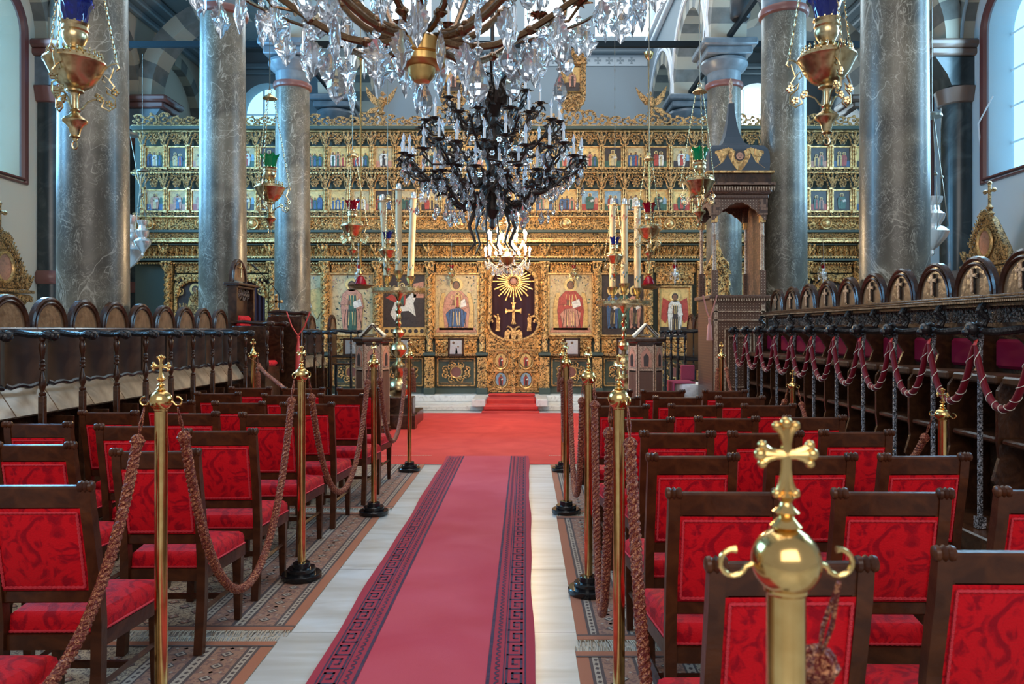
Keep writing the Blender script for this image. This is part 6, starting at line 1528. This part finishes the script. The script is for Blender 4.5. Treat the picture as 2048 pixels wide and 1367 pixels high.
# 1: crystal chandelier cut by the top of the frame
CA = Vector((-0.44, 3.2, 2.67)); rd = random.Random(11)
cr = empty('crystal_chandelier', tuple(CA), 'huge gilt bronze chandelier with large cut crystal pendants at the top of the view', 'chandelier')
b = MB(); b.lathe([(0, -.015), (.035, -.01), (.054, .015), (.06, .045), (.088, .050), (.10, .062), (.10, .088), (.093, .093), (.102, .10), (.102, .155), (.085, .168), (.03, .172), (.02, .2), (.018, .5)], 36); b.build('bowl', 'bowlgilt', cr)
b = MB(); b.lathe([(.018, .3), (.05, .42), (.018, .5), (.03, .62), (.16, .70), (.17, .72), (.03, .74), (.02, 1.0), (.06, 1.2), (.02, 1.4), (.02, 6)], 20); b.build('glass_stem', 'crystal', cr)
PL = []
AN = 16
for k in range(AN):
    a = 2*PI*k/AN+.12; c, s = math.cos(a), math.sin(a); up = k % 2
    rr = 1.0 if up == 0 else .80; pts = []
    for i in range(13):
        t = i/12; r = .08+(rr-.08)*t; z = .165+(.02 if up else 0)+(-.02*math.sin(t*PI)+.42*t**1.6 + .06*math.sin(t*2*PI)*-.6+ (.26*t if up else 0)); pts.append((r*c, r*s, z))
    b = MB(); b.tube(pts, [.016]*5+[.0145]*4+[.012]*4, 8)
    for i in (2, 5, 9): b.ball(pts[i], .026, 0, 8, 5, sz=.8); [b.ball((pts[i][0]+.02*math.cos(q), pts[i][1]+.02*math.sin(q), pts[i][2]), .011, 0, 5, 3) for q in (0, 1.5, 3, 4.5)]
    x, y, z = pts[-1]; q = [(x+.0, y, z), (x+.06*c, y+.06*s, z+.03), (x+.07*c, y+.07*s, z+.10), (x+.02*c, y+.02*s, z+.15)]; b.tube(q, .012, 6)
    b.build('curved_arm', 'gbronze', cr)
    for m_ in range(2):       # candle lights on each arm
        b = MB(); sx = (m_-.5)*.26; px, py = x-s*sx, y+c*sx; b.tube([(x*.92, y*.92, z-.05), ((px+x)/2, (py+y)/2, z-.03), (px, py, z+.03)], .009, 6); candle(b, (px, py, z+.05), .014, .11); b.build('candle_light', ['gbronze', 'wax', 'bulbglass'], cr)
        PL.append((0, 0, (px, py, z-.0), rd.uniform(.20, .30), rd.uniform(0, PI)))
    PL.append((0, 0, (x*1.03, y*1.03, z-.02), rd.uniform(.2, .27), a+rd.uniform(-.6, .6)))
    for i in (5, 7, 9, 10, 11):
        p = pts[i]; PL.append((0, rd.choice([0, 0, 2, 1]), (p[0]+rd.uniform(-.04, .04), p[1]+rd.uniform(-.04, .04), p[2]-.02), rd.uniform(.16, .28), rd.uniform(0, PI)))
    if k % 2: p = pts[2]; PL.append((0, 0, (p[0], p[1], p[2]-.02), .22, rd.uniform(0, PI)))
for k in range(40):
    a = 2*PI*k/40; PL.append((0, rd.choice([0, 2, 1, 0]), (.93*math.cos(a), .93*math.sin(a), .46+rd.uniform(-.03, .03)), rd.uniform(.14, .22), rd.uniform(0, PI)))
for k in range(12):
    a = 2*PI*k/12+.2; PL.append((0, 2, (.14*math.cos(a), .14*math.sin(a), .70), .12, 0))
for k in range(12):
    a = 2*PI*k/12+.1; r = rd.choice([.45, .62, .75]); z = .14+r*.12
    for j in range(rd.choice([1, 1, 2])): L = rd.uniform(.17, .25); PL.append((0, rd.choice([0, 0, 1]), (r*math.cos(a), r*math.sin(a), z), L, rd.uniform(0, PI))); z -= L*.95
for i, q in enumerate(PL): 
    wx, wy, wz = CA.x+q[2][0], CA.y+q[2][1], CA.z+q[2][2]; vy = 660-(wz-1.6)*1500/wy
    vis = vy+q[3]*1500/wy > 0
    PL[i] = ((0 if vis else 5)+wy*.1, *q[1:])
PL = [q for q in PL if q[0] < 5]
add_pendants(cr, PL)
b = MB(); b.tube([(.93*math.cos(2*PI*k/48), .93*math.sin(2*PI*k/48), .48) for k in range(48)], .009, 6, closed=True); b.build('ring', 'gbronze', cr)


# 2: dark bronze chandelier
CB = Vector((-0.30, 6.9, 2.50)); dk = empty('bronze_chandelier', tuple(CB), 'large dark bronze chandelier with unlit candle bulbs and small crystals in the centre', 'chandelier'); PL = []
b = MB(); b.lathe([(.0, .02), (.03, .05), (.02, .12), (.07, .2), (.05, .3), (.10, .42), (.06, .5), (.05, .6), (.09, .72), (.12, .82), (.06, .95), (.05, 1.05), (.10, 1.12), (.16, 1.2), (.13, 1.28), (.06, 1.33), (.03, 1.4), (.02, 1.5), (.02, 7)], 18)
b.build('stem', 'bronze', dk)
b = MB()
for k in range(14): a = 2*PI*k/14; b.tube([(.14*math.cos(a), .14*math.sin(a), 1.16), (.19*math.cos(a), .19*math.sin(a), 1.25), (.12*math.cos(a), .12*math.sin(a), 1.34)], .022, 5)
for k in range(8): a = 2*PI*k/8; b.tube([(.06*math.cos(a), .06*math.sin(a), 1.34), (.16*math.cos(a), .16*math.sin(a), 1.42), (.30*math.cos(a), .30*math.sin(a), 1.50), (.34*math.cos(a), .34*math.sin(a), 1.47)], [.02, .04, .03, .005], 5, flat=.4)
b.build('leaf_crown', 'bronze', dk)
b = MB()
for k in range(6): a = 2*PI*k/6+.3; b.tube([(.05*math.cos(a), .05*math.sin(a), .32), (.16*math.cos(a), .16*math.sin(a), .2), (.22*math.cos(a), .22*math.sin(a), .05), (.16*math.cos(a), .16*math.sin(a), -.1), (.24*math.cos(a), .24*math.sin(a), -.2)], [.012, .02, .018, .014, .004], 6, flat=.4)
b.build('hanging_leaves', 'bronze', dk)
def leafy(b, pts, r, rd):
    b.tube(pts, r, 6)
    for i in range(1, len(pts)-1):
        p = Vector(pts[i])
        for q in range(2):
            d = Vector((rd.uniform(-1, 1), rd.uniform(-1, 1), rd.uniform(-.6, .9))).normalized(); L = rd.uniform(.05, .10); m = p+d*L*.55+Vector((0, 0, .015)); b.tube([p, m, p+d*L], [.008, .018, .003], 4, flat=.4)
def curve(a, r0, r1, z0, z1, dip, n=10):
    return [((r0+(r1-r0)*i/n)*math.cos(a), (r0+(r1-r0)*i/n)*math.sin(a), z0+(z1-z0)*(i/n)-dip*math.sin(PI*min(1, i/n*1.05))*(1 if i/n < .97 else 1)) for i in range(n+1)]
tiers = [(9, .52, .40, .48, .22, .2, 2), (9, .80, .55, .62, .22, 0.0, 3), (9, .62, .80, .92, .16, .35, 2), (7, .42, 1.0, 1.13, .12, .1, 1), (6, .24, 1.15, 1.32, .06, .3, 1)]
for ti_, (n, R1, z0, z1, dip, ph, sub) in enumerate(tiers):
    for k in range(n):
        a = 2*PI*(k+ph)/n; pts = curve(a, .06, R1, z0, z1, dip); b = MB(); leafy(b, pts, [.020, .020, .018, .018, .016, .016, .014, .014, .013, .013, .012], rd)
        tips = []
        e = Vector(pts[-1]); c, s = math.cos(a), math.sin(a)
        for j in range(sub):
            off = (j-(sub-1)/2); q = e+Vector((-s*off*.17+c*.02*(1-abs(off)), c*off*.17+s*.02, .05-.05*abs(off)+rd.uniform(-.02, .02))); st = Vector(pts[-3]); mid = (st+q)/2+Vector((-s*off*.05, c*off*.05, -.06)); b.tube([st, mid, q+Vector((c*.02, s*.02, -.05)), q], .010, 5); tips.append(q)
            b.tube([q+Vector((c*.05*math.cos(g)+0, s*.05*math.cos(g), -.07+.05*math.sin(g))) for g in [i*.55 for i in range(9)]], .008, 4)
        b.build('curled_arm', 'bronze', dk)
        for q in tips:
            b = MB(); candle(b, tuple(q), .012, .10); b.build('candle_light', ['bronze', 'wax', 'bulbglass'], dk)
            PL.append((R1*-1, rd.choice([0, 1, 1]), (q.x, q.y, q.z-.03), rd.uniform(.10, .16), rd.uniform(0, PI)))
        for i in (3, 5, 7, 9): p = pts[i]; PL.append((R1*-1+p[1], rd.choice([0, 1, 1, 2]), (p[0]+rd.uniform(-.03, .03), p[1]+rd.uniform(-.03, .03), p[2]-.02), rd.uniform(.08, .14), rd.uniform(0, PI)))
for k in range(60):
    a = rd.uniform(0, 2*PI); r = rd.uniform(.3, .85); PL.append((.5+r*math.sin(a), rd.choice([0, 1, 1]), (r*math.cos(a), r*math.sin(a), rd.uniform(.26, .48)), rd.uniform(.09, .15), rd.uniform(0, PI)))
for k in range(7): a = 2*PI*k/7; PL.append((-2, 1, (.45*math.cos(a)+.0, .45*math.sin(a), .24), .17, 0))
add_pendants(dk, PL)
b = MB()
for k in range(90):
    a = rd.uniform(0, 2*PI); r = rd.uniform(.3, .85); p = (r*math.cos(a), r*math.sin(a), rd.uniform(.35, .75)); b.ball(p, .012, 0, 5, 4)
    for j in range(6): e = j*PI/3; b.ball((p[0]+.018*math.cos(e), p[1], p[2]+.018*math.sin(e)), .008, 0, 4, 3)
o = b.build('crystal_rosettes', 'crystal', dk); o['kind'] = 'stuff'

# 3: small lit chandelier
CC = Vector((-0.30, 12.9, 2.45)); lt = empty('lit_chandelier', tuple(CC), 'small brightly lit crystal chandelier hanging before the royal doors', 'chandelier'); PL = []
b = MB(); b.lathe([(0, .1), (.05, .14), (.03, .2), (.13, .34), (.15, .40), (.07, .45), (.03, .55), (.06, .7), (.03, .9), (.02, 1.1), (.02, 7)], 18); b.build('stem', 'gbronze', lt)
for ti_, (n, R1, z0, z1) in enumerate(((10, .38, .3, .40), (8, .33, .55, .68), (6, .2, .85, .98))):
    for k in range(n):
        a = 2*PI*k/n+ti_*.3; pts = curve(a, .04, R1, z0, z1, .10); b = MB(); b.tube(pts, .012, 5); b.build('curved_arm', 'gbronze', lt)
        b = MB(); candle(b, pts[-1], .014, .10, 2); b.lathe([(0, .10), (.022, .13), (.02, .16), (0, .19)], 8, pts[-1], 2); b.build('candle_light', ['gbronze', 'wax', 'bulb'], lt)
        PL.append((0, 1, (pts[-1][0], pts[-1][1], pts[-1][2]-.02), .12, 0)); p = pts[6]; PL.append((1, 0, (p[0], p[1], p[2]), .12, a)); PL.append((2, 0, (p[0]*.6, p[1]*.6, p[2]-.05), .12, a))
for k in range(16): a = 2*PI*k/16; PL.append((0, 1, (.26*math.cos(a), .26*math.sin(a), .22), .13, a))
add_pendants(lt, PL)
b = MB()
for k in range(10):
    a0, a1 = 2*PI*k/10, 2*PI*(k+1)/10
    for i in range(9): t = i/8; a = a0+(a1-a0)*t; b.ball((.36*math.cos(a), .36*math.sin(a), .30-.09*math.sin(PI*t)), .018, 0, 6, 4)
o = b.build('bead_garlands', 'crystal', lt); o['kind'] = 'stuff'
for dx, dz in ((-.15, .6), (.15, .6), (0, 1.0)): point('chandelier_bulb_light', (CC.x+dx, CC.y-.25, CC.z+dz), 28, (1.0, .74, .42), .08)
